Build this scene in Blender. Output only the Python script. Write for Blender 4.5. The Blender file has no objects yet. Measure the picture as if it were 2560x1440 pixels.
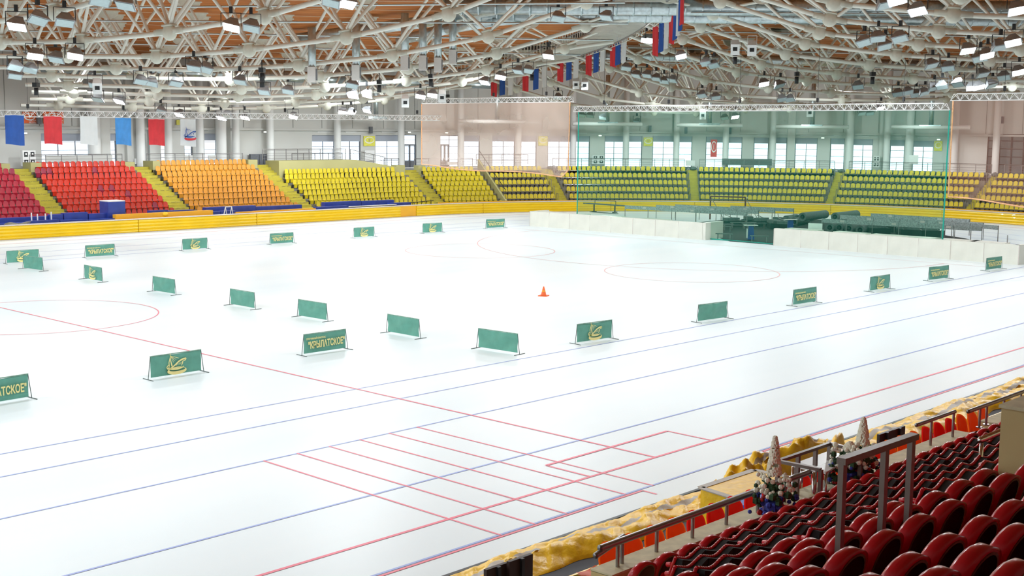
import bpy, bmesh, math, random
from mathutils import Vector, Matrix
random.seed(7)
PI = math.pi
sc = bpy.context.scene
COL = sc.collection

# ------------------------------------------------------------------ camera
F, YAW, PITCH, ROLL, H = 3154.02, 0.758156, 0.1249877, 0.00871315, 8.021
def _basis():
    f = Vector((math.cos(YAW)*math.cos(PITCH), math.sin(YAW)*math.cos(PITCH), -math.sin(PITCH)))
    r = Vector((math.sin(YAW), -math.cos(YAW), 0)); u = r.cross(f)
    c, s = math.cos(ROLL), math.sin(ROLL)
    return c*r+s*u, -s*r+c*u, f
RT, UP, FW = _basis()
cam_d = bpy.data.cameras.new('camera'); cam = bpy.data.objects.new('camera', cam_d); COL.objects.link(cam)
cam.matrix_world = Matrix(((RT.x, UP.x, -FW.x, 0), (RT.y, UP.y, -FW.y, 0), (RT.z, UP.z, -FW.z, H), (0, 0, 0, 1)))
cam_d.sensor_width = 36; cam_d.lens = F/2560*36; cam_d.clip_start = .1; cam_d.clip_end = 600
sc.camera = cam

# ------------------------------------------------------------------ world, exposure
w = bpy.data.worlds.new('overcast_daylight'); sc.world = w; w.use_nodes = True
bg = w.node_tree.nodes['Background']; bg.inputs[0].default_value = (0.86, 0.93, 1.0, 1); bg.inputs[1].default_value = 3.2
sc.view_settings.view_transform = 'Standard'; sc.view_settings.look = 'None'
sc.view_settings.gamma = 1; sc.view_settings.use_curve_mapping = False
sc.view_settings.exposure = -0.34
FILL_W = 1820.0     # base power of the added fill spots over rink and far wall
LAMP_W = 320.0      # every lit floodlight
try:
    sc.cycles.max_bounces = 6; sc.cycles.diffuse_bounces = 4; sc.cycles.transparent_max_bounces = 12
    sc.cycles.sample_clamp_indirect = 6
except Exception: pass

# ------------------------------------------------------------------ surveying helpers: world geometry of the hall
def ray(px, py): return RT*(px-1280)+UP*(720-py)+FW*F
def at_z(px, py, z=0.):
    d = ray(px, py); t = (z-H)/d.z; return Vector((d.x*t, d.y*t, z))
def at_y(px, py, Y):
    d = ray(px, py); t = Y/d.y; return Vector((d.x*t, Y, H+d.z*t))
def at_x(px, py, X):
    d = ray(px, py); t = X/d.x; return Vector((X, d.y*t, H+d.z*t))
XC, YC = 76.8, 51.0            # centre of the right hand bend, axis of the rink
def pu(s, u):                   # plan point: s along the track (metres at radius 40), u outwards from the axis
    if s <= XC: return (s, YC+u)
    th = PI/2-(s-XC)/40.
    return (XC+u*math.cos(th), YC+u*math.sin(th))
def ang(s): return 0. if s <= XC else -(s-XC)/40.     # rotation about z of a thing that faces the ice
def at_u(px, py, u):
    d = ray(px, py); t = (YC+u)/d.y
    if 0 < d.x*t <= XC: return d.x*t, H+d.z*t
    a = d.x**2+d.y**2; b = -2*(d.x*XC+d.y*YC); c = XC**2+YC**2-u*u
    t = (-b+math.sqrt(max(b*b-4*a*c, 0)))/(2*a)
    th = math.atan2(d.y*t-YC, d.x*t-XC)
    return XC+40*(PI/2-th), H+d.z*t
MX, MY = 22., 101.5             # foot of the mast: the roof fans out from here
def fan(phi, rho): a = math.radians(phi); return MX+rho*math.cos(a), MY+rho*math.sin(a)
def lerp_tab(tab, x):
    if x <= tab[0][0]: return tab[0][1]
    for (a, va), (b, vb) in zip(tab, tab[1:]):
        if x <= b: return va+(vb-va)*(x-a)/(b-a)
    return tab[-1][1]
def z_roof(phi): return 14.2+.0525*(-phi)
LP = [(30, .15), (39, 0), (45, .3), (51, .9), (57, 2.0), (63.4, 4.2), (67.5, 5.0)]
RP = [(67.5, 4.0), (71.3, 2.6), (77.3, .7), (83.3, 0), (89.3, -.3), (95.3, -.35), (101, -.2), (107, .0), (113, .4), (125, 1.2)]
def z_chord(phi, rho):
    if rho < 67.5:
        k = min(1., .42+(-phi)/95.)
        return 9.0+.048*(-phi)+lerp_tab(LP, rho)*k
    return 9.3+.077*(-phi)+lerp_tab(RP, rho)*min(1., .6+(-phi)/120.)
def at_chord(px, py, dz=-.7):
    d = ray(px, py); hd = math.hypot(d.x, d.y); d = d/hd
    r = 28.
    while r < 150:
        x, y, z = d.x*r, d.y*r, H+d.z*r
        phi = math.degrees(math.atan2(y-MY, x-MX)); rho = math.hypot(x-MX, y-MY)
        if z >= z_chord(phi, rho)+dz if d.z < .035 else z >= z_chord(phi, rho)+dz: return Vector((x, y, z))
        r += .4
    return None

# ------------------------------------------------------------------ materials
def nodes_of(name):
    m = bpy.data.materials.new(name); m.use_nodes = True
    return m, m.node_tree, m.node_tree.nodes['Principled BSDF']
def mat(name, col, rough=.5, metal=0., var=.12, scale=6., spec=.5, bump=0., coat=0.):
    m, nt, p = nodes_of(name)
    p.inputs['Roughness'].default_value = rough; p.inputs['Metallic'].default_value = metal
    p.inputs['Specular IOR Level'].default_value = spec
    if coat: p.inputs['Coat Weight'].default_value = coat
    tc = nt.nodes.new('ShaderNodeTexCoord'); nz = nt.nodes.new('ShaderNodeTexNoise'); nz.inputs['Scale'].default_value = scale
    nz.inputs['Detail'].default_value = 3
    nt.links.new(tc.outputs['Object'], nz.inputs['Vector'])
    cr = nt.nodes.new('ShaderNodeValToRGB')
    a = tuple(max(0, c*(1-var)) for c in col); b = tuple(min(1, c*(1+var)) for c in col)
    cr.color_ramp.elements[0].position = .3; cr.color_ramp.elements[1].position = .7
    cr.color_ramp.elements[0].color = (*a, 1); cr.color_ramp.elements[1].color = (*b, 1)
    nt.links.new(nz.outputs['Fac'], cr.inputs['Fac']); nt.links.new(cr.outputs['Color'], p.inputs['Base Color'])
    if bump:
        bp = nt.nodes.new('ShaderNodeBump'); bp.inputs['Strength'].default_value = bump; bp.inputs['Distance'].default_value = .02
        nt.links.new(nz.outputs['Fac'], bp.inputs['Height']); nt.links.new(bp.outputs['Normal'], p.inputs['Normal'])
    return m
def emit(name, col, st):
    m = bpy.data.materials.new(name); m.use_nodes = True; nt = m.node_tree; nt.nodes.clear()
    e = nt.nodes.new('ShaderNodeEmission'); e.inputs[0].default_value = (*col, 1); e.inputs[1].default_value = st
    o = nt.nodes.new('ShaderNodeOutputMaterial'); nt.links.new(e.outputs[0], o.inputs[0]); return m
def net_mat(name, tint, body, fac):
    m = bpy.data.materials.new(name); m.use_nodes = True; nt = m.node_tree; nt.nodes.clear()
    t = nt.nodes.new('ShaderNodeBsdfTransparent'); t.inputs[0].default_value = (*tint, 1)
    d = nt.nodes.new('ShaderNodeBsdfDiffuse'); d.inputs[0].default_value = (*body, 1)
    tc = nt.nodes.new('ShaderNodeTexCoord'); nz = nt.nodes.new('ShaderNodeTexNoise'); nz.inputs['Scale'].default_value = .25
    nt.links.new(tc.outputs['Object'], nz.inputs['Vector'])
    mr = nt.nodes.new('ShaderNodeMapRange'); mr.inputs[1].default_value = .3; mr.inputs[2].default_value = .7
    mr.inputs[3].default_value = fac*.8; mr.inputs[4].default_value = fac*1.2
    nt.links.new(nz.outputs['Fac'], mr.inputs[0])
    x = nt.nodes.new('ShaderNodeMixShader'); nt.links.new(mr.outputs[0], x.inputs[0]); nt.links.new(t.outputs[0], x.inputs[1]); nt.links.new(d.outputs[0], x.inputs[2])
    o = nt.nodes.new('ShaderNodeOutputMaterial'); nt.links.new(x.outputs[0], o.inputs[0]); return m
def ice_mat():
    m, nt, p = nodes_of('ice')
    p.inputs['Roughness'].default_value = .42; p.inputs['Specular IOR Level'].default_value = .28
    tc = nt.nodes.new('ShaderNodeTexCoord'); mp = nt.nodes.new('ShaderNodeMapping'); mp.inputs['Scale'].default_value = (.02, .16, 1)
    mp.inputs['Rotation'].default_value = (0, 0, .1)
    nz = nt.nodes.new('ShaderNodeTexNoise'); nz.inputs['Scale'].default_value = 1.; nz.inputs['Detail'].default_value = 4
    nt.links.new(tc.outputs['Object'], mp.inputs['Vector']); nt.links.new(mp.outputs['Vector'], nz.inputs['Vector'])
    cr = nt.nodes.new('ShaderNodeValToRGB'); cr.color_ramp.elements[0].position = .3; cr.color_ramp.elements[1].position = .62
    cr.color_ramp.elements[0].color = (.80, .91, .96, 1); cr.color_ramp.elements[1].color = (.90, .975, 1., 1)
    nt.links.new(nz.outputs['Fac'], cr.inputs['Fac']); nt.links.new(cr.outputs['Color'], p.inputs['Base Color'])
    return m
def wood_mat():
    m, nt, p = nodes_of('roof_wood')
    p.inputs['Roughness'].default_value = .65; p.inputs['Specular IOR Level'].default_value = .2
    tc = nt.nodes.new('ShaderNodeTexCoord')
    # planks run along the fan: use the angle and the radius from the mast
    sub = nt.nodes.new('ShaderNodeVectorMath'); sub.operation = 'SUBTRACT'; sub.inputs[1].default_value = (MX, MY, 0)
    nt.links.new(tc.outputs['Object'], sub.inputs[0])
    sp = nt.nodes.new('ShaderNodeSeparateXYZ'); nt.links.new(sub.outputs[0], sp.inputs[0])
    at = nt.nodes.new('ShaderNodeMath'); at.operation = 'ARCTAN2'; nt.links.new(sp.outputs['Y'], at.inputs[0]); nt.links.new(sp.outputs['X'], at.inputs[1])
    ln = nt.nodes.new('ShaderNodeVectorMath'); ln.operation = 'LENGTH'; nt.links.new(sub.outputs[0], ln.inputs[0])
    cb = nt.nodes.new('ShaderNodeCombineXYZ')
    m1 = nt.nodes.new('ShaderNodeMath'); m1.operation = 'MULTIPLY'; m1.inputs[1].default_value = 260.; nt.links.new(at.outputs[0], m1.inputs[0])
    m2 = nt.nodes.new('ShaderNodeMath'); m2.operation = 'MULTIPLY'; m2.inputs[1].default_value = .35; nt.links.new(ln.outputs['Value'], m2.inputs[0])
    nt.links.new(m1.outputs[0], cb.inputs['X']); nt.links.new(m2.outputs[0], cb.inputs['Y'])
    nz = nt.nodes.new('ShaderNodeTexNoise'); nz.inputs['Scale'].default_value = 1.; nz.inputs['Detail'].default_value = 4; nt.links.new(cb.outputs[0], nz.inputs['Vector'])
    cr = nt.nodes.new('ShaderNodeValToRGB'); cr.color_ramp.elements[0].position = .35; cr.color_ramp.elements[1].position = .65
    cr.color_ramp.elements[0].color = (.30, .080, .016, 1); cr.color_ramp.elements[1].color = (.56, .20, .048, 1)
    nt.links.new(nz.outputs['Fac'], cr.inputs['Fac']); nt.links.new(cr.outputs['Color'], p.inputs['Base Color'])
    return m
def glass_mat():
    m = bpy.data.materials.new('window_glass'); m.use_nodes = True; nt = m.node_tree; nt.nodes.clear()
    t = nt.nodes.new('ShaderNodeBsdfTransparent'); t.inputs[0].default_value = (.93, .97, 1, 1)
    g = nt.nodes.new('ShaderNodeBsdfGlossy'); g.inputs['Roughness'].default_value = .05
    x = nt.nodes.new('ShaderNodeMixShader'); x.inputs[0].default_value = .06
    nt.links.new(t.outputs[0], x.inputs[1]); nt.links.new(g.outputs[0], x.inputs[2])
    o = nt.nodes.new('ShaderNodeOutputMaterial'); nt.links.new(x.outputs[0], o.inputs[0]); return m
def blind_mat():
    m = bpy.data.materials.new('roller_blind'); m.use_nodes = True; nt = m.node_tree; nt.nodes.clear()
    t = nt.nodes.new('ShaderNodeBsdfTranslucent'); t.inputs[0].default_value = (.45, .48, .54, 1)
    g = nt.nodes.new('ShaderNodeBsdfDiffuse'); g.inputs[0].default_value = (.55, .58, .64, 1)
    x = nt.nodes.new('ShaderNodeMixShader'); x.inputs[0].default_value = .72
    nt.links.new(t.outputs[0], x.inputs[1]); nt.links.new(g.outputs[0], x.inputs[2])
    o = nt.nodes.new('ShaderNodeOutputMaterial'); nt.links.new(x.outputs[0], o.inputs[0]); return m

def cloth_mat(name, col):
    m = bpy.data.materials.new(name); m.use_nodes = True; nt = m.node_tree; p = nt.nodes['Principled BSDF']
    p.inputs['Base Color'].default_value = (*col, 1); p.inputs['Roughness'].default_value = .35
    t = nt.nodes.new('ShaderNodeBsdfTranslucent'); t.inputs[0].default_value = (*col, 1)
    x = nt.nodes.new('ShaderNodeMixShader'); x.inputs[0].default_value = .5; o = nt.nodes['Material Output']
    nt.links.new(p.outputs[0], x.inputs[1]); nt.links.new(t.outputs[0], x.inputs[2]); nt.links.new(x.outputs[0], o.inputs[0]); return m
M = dict(
 ice=ice_mat(), wood=wood_mat(), glass=glass_mat(), blind=blind_mat(),
 concrete=mat('grey_floor', (.30, .31, .32), .7, scale=.6, var=.1),
 wall=mat('grey_wall_plaster', (.62, .62, .585), .75, scale=.15, var=.05),
 wall_dark=mat('dark_wall_plaster', (.30, .30, .27), .8, scale=.2, var=.05),  # darker plaster for panel joints and lobby wall
 column=mat('white_column_paint', (.76, .77, .75), .55, scale=.3, var=.03),
 steel=mat('cream_steel_paint', (.80, .80, .72), .38, scale=1.5, var=.05, spec=.6),
 node=mat('cream_node_steel', (.72, .72, .62), .45, scale=3, var=.06),
 rib=mat('white_roof_rib', (.78, .72, .55), .6, var=.05),
 galv=mat('galvanised_duct', (.52, .60, .62), .32, metal=.85, scale=4, var=.15),
 duct_white=mat('white_duct', (.74, .74, .72), .5, var=.03),
 dark=mat('black_metal', (.02, .022, .025), .45, var=.2),
 housing=mat('grey_lamp_housing', (.36, .38, .40), .4, metal=.5, var=.1),
 glass_off=mat('unlit_lamp_glass', (.55, .68, .70), .15, var=.05),
 lampon=emit('lit_lamp_glass', (.97, .98, 1.0), 40.),
 red=mat('red_seat_plastic', (.58, .030, .010), .34, scale=2, var=.1),
 crimson=mat('crimson_seat_plastic', (.43, .015, .035), .34, scale=2, var=.1),
 maroon=mat('maroon_seat_plastic', (.30, .02, .05), .35, scale=2, var=.1),
 orange=mat('amber_seat_plastic', (.68, .29, .028), .36, scale=2, var=.07),
 yellow=mat('yellow_seat_plastic', (.62, .49, .012), .36, scale=2, var=.07),
 step=mat('yellow_step_paint', (.45, .385, .04), .6, scale=2, var=.08),
 riser=mat('grey_stand_concrete', (.20, .19, .15), .8, scale=1.5, var=.08),
 olive=mat('olive_wall_paint', (.42, .39, .17), .75, scale=.5, var=.05),
 beige=mat('beige_wall_paint', (.60, .47, .22), .8, scale=1.2, var=.05),
 rail=mat('brushed_rail_steel', (.30, .29, .29), .35, metal=.8, scale=5, var=.1),
 chrome=mat('chrome', (.62, .60, .60), .14, metal=1., var=.05),
 postbrown=mat('brown_grey_post', (.21, .165, .145), .38, metal=.35, scale=5, var=.06),
 pad=mat('yellow_pad_vinyl', (.90, .60, .015), .28, scale=.6, var=.05, coat=.3),
 pad_orange=mat('orange_pad_vinyl', (.88, .44, .02), .35, scale=.6, var=.06),
 pad_white=mat('white_pad_vinyl', (.78, .78, .70), .4, scale=.8, var=.05, bump=.3),
 strip=mat('pale_strip', (.66, .60, .56), .5, var=.05),
 blue=mat('blue_pad_vinyl', (.025, .055, .33), .35, scale=1.5, var=.15),
 banner=mat('green_banner_cloth', (.13, .39, .30), .5, scale=3, var=.12),
 banner_top=mat('faded_green_hem', (.22, .38, .30), .6, scale=8, var=.2),
 gold=mat('gold_print', (1., .86, .36), .5, var=.03),
 pole=mat('thin_grey_pole', (.10, .13, .12), .45, metal=.4),
 line_red=mat('red_ice_line', (.93, .22, .30), .5, var=.06, scale=1),
 line_pale=mat('faint_red_ice_line', (.90, .52, .52), .5, var=.05, scale=1),
 line_blue=mat('blue_ice_line', (.38, .47, .86), .5, var=.06, scale=1),
 cone=mat('orange_cone', (.92, .16, .03), .4),
 flag_red=mat('red_flag', (.72, .035, .045), .6, scale=3), flag_blue=mat('blue_flag', (.02, .10, .42), .6, scale=3),
 flag_sky=mat('sky_blue_flag', (.06, .30, .72), .5, scale=3), flag_white=mat('white_flag', (.80, .82, .82), .6, scale=3, var=.03),
 sign_orange=mat('orange_sign', (.80, .13, .02), .5), sign_yellow=mat('yellow_sign', (.78, .74, .10), .5), white=mat('white_paint', (.85, .85, .84), .45, var=.03),
 green_net=net_mat('green_net', (.80, .95, .88), (.05, .40, .28), .13), net_rope=mat('teal_rope', (.0, .36, .27), .5),
 pink_net=net_mat('pink_net', (1., .95, .91), (1., .74, .62), .30), pink_net_dim=net_mat('dim_pink_net', (.98, .90, .86), (.85, .45, .34), .14), pink_rope=mat('orange_rope', (.90, .48, .25), .5),
 board=mat('grey_speckled_board', (.34, .38, .38), .55, scale=9, var=.35),
 mat_dark=mat('dark_rubber_mat', (.012, .020, .020), .85), roll=mat('grey_rubber_roll', (.10, .125, .12), .7, scale=5, var=.2),
 tarp=mat('yellow_tarp', (.95, .56, .025), .36, scale=7, var=.10, spec=.35, bump=.9), tarp_grey=mat('grey_tarp_band', (.45, .40, .34), .5, scale=3),
 seat_black=mat('charcoal_upholstery', (.010, .010, .011), .92, scale=10, var=.2),
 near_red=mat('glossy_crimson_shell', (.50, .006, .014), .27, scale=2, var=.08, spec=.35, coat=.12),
 near_inset=mat('shaded_red_inset', (.075, .008, .006), .5, scale=2), rim=mat('grey_green_rim', (.16, .13, .09), .5),  # inset's dark red carries the shade inside the hollow seat rear
 near_orange=cloth_mat('orange_bucket_plastic', (.95, .16, .01)), near_scarlet=cloth_mat('scarlet_bucket_plastic', (.85, .02, .015)),
 carpet=mat('green_carpet', (.010, .060, .028), .95, scale=30, var=.3), brown=mat('dark_brown_panel', (.035, .014, .010), .5),
 table=mat('pale_table_top', (.74, .74, .74), .35, var=.02), pinkwood=mat('pinkish_table_top', (.62, .40, .30), .45),
 leaf=mat('dark_foliage', (.02, .07, .02), .7), petal=mat('cream_petals', (.82, .80, .66), .7), petal_blue=mat('blue_petals', (.03, .05, .35), .7), petal_red=mat('red_petals', (.45, .01, .01), .6),
 blackprint=mat('black_print', (.03, .03, .02), .6), ground=mat('outside_snow', (.75, .8, .85), .8, scale=.2), tree=mat('bare_tree_haze', (.30, .34, .33), .9, scale=2, var=.3),
 brick=mat('red_brown_goal_paint', (.13, .02, .015), .45), doorm=mat('grey_door_metal', (.14, .15, .17), .45),
)

# ------------------------------------------------------------------ mesh building
class MB:
    def __init__(s): s.v = []; s.f = []
    def box(s, c, d, rz=0., taper=1.):
        n = len(s.v); hx, hy, hz = d[0]/2, d[1]/2, d[2]/2; cr, sr = math.cos(rz), math.sin(rz)
        for z, k in ((-hz, 1.), (hz, taper)):
            for x, y in ((-hx, -hy), (hx, -hy), (hx, hy), (-hx, hy)):
                x, y = x*k, y*k
                s.v.append((c[0]+x*cr-y*sr, c[1]+x*sr+y*cr, c[2]+z))
        s.f += [tuple(n+i for i in q) for q in ((0, 3, 2, 1), (4, 5, 6, 7), (0, 1, 5, 4), (1, 2, 6, 5), (2, 3, 7, 6), (3, 0, 4, 7))]; return s
    def tube(s, p, q, r, n=8, r2=None, caps=True):
        p, q = Vector(p), Vector(q); d = (q-p); 
        if d.length < 1e-6: return s
        d.normalize(); a = d.orthogonal().normalized(); b = d.cross(a); k = len(s.v); r2 = r if r2 is None else r2
        for c, rr in ((p, r), (q, r2)):
            for i in range(n):
                t = 2*PI*i/n; s.v.append(tuple(c+(a*math.cos(t)+b*math.sin(t))*rr))
        for i in range(n): j = (i+1) % n; s.f.append((k+i, k+j, k+n+j, k+n+i))
        if caps: s.f.append(tuple(k+i for i in range(n))[::-1]); s.f.append(tuple(k+n+i for i in range(n)))
        return s
    def bar(s, p, q, wd, ht):             # rectangular bar from p to q, ht measured near vertical
        p, q = Vector(p), Vector(q); d = (q-p).normalized(); up = Vector((0, 0, 1))
        if abs(d.z) > .95: up = Vector((0, 1, 0))
        a = d.cross(up).normalized(); b = a.cross(d); k = len(s.v)
        for c in (p, q):
            for x, y in ((-1, -1), (1, -1), (1, 1), (-1, 1)): s.v.append(tuple(c+a*x*wd/2+b*y*ht/2))
        s.f += [tuple(k+i for i in t) for t in ((0, 1, 2, 3), (7, 6, 5, 4), (0, 4, 5, 1), (1, 5, 6, 2), (2, 6, 7, 3), (3, 7, 4, 0))]; return s
    def path(s, pts, r, n=6):
        for a, b in zip(pts, pts[1:]): s.tube(a, b, r, n)
        return s
    def lathe(s, prof, c=(0, 0, 0), n=12):
        k = len(s.v)
        for r, z in prof:
            for i in range(n): t = 2*PI*i/n; s.v.append((c[0]+r*math.cos(t), c[1]+r*math.sin(t), c[2]+z))
        for j in range(len(prof)-1):
            for i in range(n): i2 = (i+1) % n; s.f.append((k+j*n+i, k+j*n+i2, k+(j+1)*n+i2, k+(j+1)*n+i))
        s.f.append(tuple(k+i for i in range(n))[::-1]); s.f.append(tuple(k+(len(prof)-1)*n+i for i in range(n))); return s
    def grid(s, fn, nu, nv):
        k = len(s.v)
        for j in range(nv+1):
            for i in range(nu+1): s.v.append(tuple(fn(i/nu, j/nv)))
        for j in range(nv):
            for i in range(nu): a = k+j*(nu+1)+i; s.f.append((a, a+1, a+nu+2, a+nu+1))
        return s
    def prism(s, pts, off):               # closed outline in 3D extruded by vector off
        k = len(s.v); n = len(pts)
        for p in pts: s.v.append(tuple(p))
        for p in pts: s.v.append((p[0]+off[0], p[1]+off[1], p[2]+off[2]))
        s.f.append(tuple(k+i for i in range(n))[::-1]); s.f.append(tuple(k+n+i for i in range(n)))
        for i in range(n): j = (i+1) % n; s.f.append((k+i, k+j, k+n+j, k+n+i))
        return s
    def blob(s, c, r, n=6, m=4, sq=1.):
        prof = [(max(.001, r*math.sin(PI*j/m)), -r*sq*math.cos(PI*j/m)) for j in range(m+1)]
        return s.lathe(prof, c, n)
    def mesh(s, name, m, smooth=False):
        me = bpy.data.meshes.new(name); me.from_pydata(s.v, [], s.f); me.update()
        bm = bmesh.new(); bm.from_mesh(me); bmesh.ops.recalc_face_normals(bm, faces=bm.faces); bm.to_mesh(me); bm.free()
        me.materials.append(M[m] if isinstance(m, str) else m)
        if smooth: me.polygons.foreach_set('use_smooth', [True]*len(me.polygons))
        return me
    def build(s, name, m, parent=None, smooth=False, **k): return link(name, s.mesh(name, m, smooth), parent, **k)
def link(name, data, parent=None, loc=None, rz=None, label=None, cat=None, group=None, kind=None, scale=None, mw=None):
    o = bpy.data.objects.new(name, data); COL.objects.link(o)
    if parent is not None: o.parent = parent
    if loc is not None: o.location = loc
    if rz is not None: o.rotation_euler = (0, 0, rz)
    if scale is not None: o.scale = scale
    if mw is not None: o.matrix_local = mw
    if label: o['label'] = label
    if cat: o['category'] = cat
    if group: o['group'] = group
    if kind: o['kind'] = kind
    return o
def thing(name, label, cat, loc=(0, 0, 0), rz=0, group=None): return link(name, None, None, loc, rz, label, cat, group)
def struct(name, mb, m, parent=None, smooth=False): return mb.build(name, m, parent, smooth, kind='structure')
def clone(root, loc, rz=None, label=None, group=None, parent=None):
    r = root.copy(); COL.objects.link(r); r.location = loc
    if rz is not None: r.rotation_euler = (0, 0, rz)
    if label: r['label'] = label
    if group: r['group'] = group
    for ch in root.children:
        c = ch.copy(); COL.objects.link(c); c.parent = r
        for g in ch.children: d = g.copy(); COL.objects.link(d); d.parent = c
    return r
ORD = ['zeroth', 'first', 'second', 'third', 'fourth', 'fifth', 'sixth', 'seventh', 'eighth', 'ninth', 'tenth', 'eleventh', 'twelfth', 'thirteenth', 'fourteenth', 'fifteenth', 'sixteenth', 'seventeenth', 'eighteenth', 'nineteenth', 'twentieth', 'twenty-first', 'twenty-second', 'twenty-third', 'twenty-fourth', 'twenty-fifth', 'twenty-sixth', 'twenty-seventh', 'twenty-eighth', 'twenty-ninth', 'thirtieth']
def pipe_mat(p, q, r):                    # local matrix that lays a unit pipe from p to q
    p, q = Vector(p), Vector(q); d = q-p; L = d.length
    rot = d.to_track_quat('Z', 'Y').to_matrix().to_4x4()
    return Matrix.Translation(p) @ rot @ Matrix.Diagonal((r, r, L, 1))
UNIT = MB().tube((0, 0, 0), (0, 0, 1), 1, 8)
PIPE = {k: UNIT.mesh('pipe_'+k, k, True) for k in ('steel', 'rail', 'galv', 'chrome', 'white')}

# text and flat prints
def text_mesh(body, size, m, name='lettering', bold=0.):
    cu = bpy.data.curves.new(name, 'FONT'); cu.body = body; cu.size = size; cu.align_x = 'CENTER'; cu.align_y = 'CENTER'
    cu.offset = bold; cu.extrude = .002; cu.resolution_u = 2
    o = bpy.data.objects.new(name, cu); COL.objects.link(o)
    dg = bpy.context.evaluated_depsgraph_get(); me = bpy.data.meshes.new_from_object(o.evaluated_get(dg))
    bpy.data.objects.remove(o); bpy.data.curves.remove(cu)
    me.materials.clear(); me.materials.append(M[m]); return me
def fit_mesh(me, w_, h_):                 # scale a flat mesh to a box, centred
    xs = [v.co.x for v in me.vertices]; ys = [v.co.y for v in me.vertices]
    sx = w_/(max(xs)-min(xs)); sy = h_/(max(ys)-min(ys)); cx, cy = (max(xs)+min(xs))/2, (max(ys)+min(ys))/2
    for v in me.vertices: v.co.x = (v.co.x-cx)*sx; v.co.y = (v.co.y-cy)*sy
    return me
def flat_stroke(mb, pts, w0, w1=None):    # ribbon in the xy plane with varying width
    n = len(pts); w1 = w0 if w1 is None else w1
    k = len(mb.v)
    for i, (x, y) in enumerate(pts):
        a = pts[max(0, i-1)]; b = pts[min(n-1, i+1)]; dx, dy = b[0]-a[0], b[1]-a[1]; L = math.hypot(dx, dy) or 1
        t = i/(n-1); wd = (w0+(w1-w0)*t)/2; mb.v += [(x-dy/L*wd, y+dx/L*wd, 0), (x+dy/L*wd, y-dx/L*wd, 0)]
    for i in range(n-1): mb.f.append((k+2*i, k+2*i+1, k+2*i+3, k+2*i+2))
def crescent(mb, cx, cy, rx, ry, ix, iy, dx, dy, a0=0, a1=360, n=28):
    k = len(mb.v)
    for i in range(n+1):
        t = math.radians(a0+(a1-a0)*i/n)
        mb.v += [(cx+rx*math.cos(t), cy+ry*math.sin(t), 0), (cx+dx+ix*math.cos(t), cy+dy+iy*math.sin(t), 0)]
    for i in range(n): mb.f.append((k+2*i, k+2*i+1, k+2*i+3, k+2*i+2))
def emblem(sz):                           # tall mast with stays over a swept roof and an oval of ice, 1 unit wide
    mb = MB()
    crescent(mb, .02, -.30, .48, .17, .40, .075, .02, .055)          # lower oval, thick in front
    crescent(mb, -.02, -.13, .40, .13, .37, .085, .03, .03, 170, 345)  # bowl
    flat_stroke(mb, [(-.48, -.10), (-.44, -.17), (-.30, -.17), (-.1, -.06), (.12, .10), (.32, .18), (.49, .19)], .045, .075)
    flat_stroke(mb, [(-.48, -.10), (-.42, -.02), (-.34, .0)], .04, .02)
    flat_stroke(mb, [(.49, .19), (.44, .12), (.30, .08)], .06, .03)
    flat_stroke(mb, [(-.30, .50), (-.29, .2), (-.22, -.08)], .02, .06)
    flat_stroke(mb, [(-.30, .34), (-.37, .1), (-.36, -.08)], .03, .05)
    for e in ((.05, .28), (-.02, .2), (-.08, .14), (-.14, .08), (.13, .24)): flat_stroke(mb, [(-.28, .38), e], .018, .012)
    flat_stroke(mb, [(.34, .10), (.30, -.02), (.24, -.10)], .03)
    for i in range(5): x = .0+i*.07; flat_stroke(mb, [(x+.02, .0+i*.02), (x, -.07+i*.012)], .022)
    for i, v in enumerate(mb.v): mb.v[i] = (v[0]*sz, v[1]*sz, 0)
    return mb

# ================================================================== ICE AND GROUND
gnd = struct('ground', MB().box((20, 51, -.72), (420, 360, .2)), 'ground')
bl = MB(); bl.box((50, 45, -.30), (250, 150, .5))
flr = struct('floor', bl, 'concrete')
ice = MB(); pts = []
for i in range(41): t = PI/2-PI*i/40; pts.append((XC+35.05*math.cos(t), YC+35.05*math.sin(t), 0))
for i in range(41): t = -PI/2-PI*i/40; pts.append((XC-112+35.05*math.cos(t), YC+35.05*math.sin(t), 0))
k = len(pts); ice.v = [(p[0], p[1], -.04) for p in pts]+[(p[0], p[1], .0) for p in pts]
ice.f = [tuple(range(k))[::-1], tuple(range(k, 2*k))]+[(i, (i+1) % k, k+(i+1) % k, k+i) for i in range(k)]
ice_o = struct('ice_sheet', ice, 'ice', flr)
LZ = .006
def line(name, pts, wd, m, z=LZ):
    mb = MB(); flat_stroke(mb, [(p[0], p[1]) for p in pts], wd); mb.v = [(x, y, z) for x, y, _ in mb.v]
    return mb.build(name, m, flr)
def oval(r, x0=-35., left=True):
    P_ = [(x0, YC-r), (XC, YC-r)] + [(XC+r*math.cos(t), YC+r*math.sin(t)) for t in [(-90+180*i/60)*PI/180 for i in range(61)]] + [(x0, YC+r)]
    return P_
for r, m, wd in ((21.13, 'line_blue', .06), (23.12, 'line_blue', .06), (26.17, 'line_blue', .06), (30.21, 'line_blue', .07)):
    line('lane_line', oval(r), wd, m)
line('lane_line', oval(32.66), .09, 'line_red')
line('lane_line', [(-30, 16.88), (XC, 16.88)], .07, 'line_blue')
a = at_z(1613, 1228.5); b = at_z(1912, 1130)
line('lane_line', [(-30, 16.78), (a.x, 16.78), ], .07, 'line_red', .007)
line('lane_line', [(a.x, 16.78), at_z(1642, 1236)[:2]], .06, 'line_red', .007)
line('lane_line', [(b.x, 16.78), (XC, 16.78)], .08, 'line_red', .007)
line('lane_line', [(b.x, 16.78), at_z(1938, 1136)[:2]], .06, 'line_red', .007)
for i in range(6): line('finish_line', [(17.53+i, 24.84), (17.53+i, 16.84)], .055, 'line_red', .008)
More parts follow.
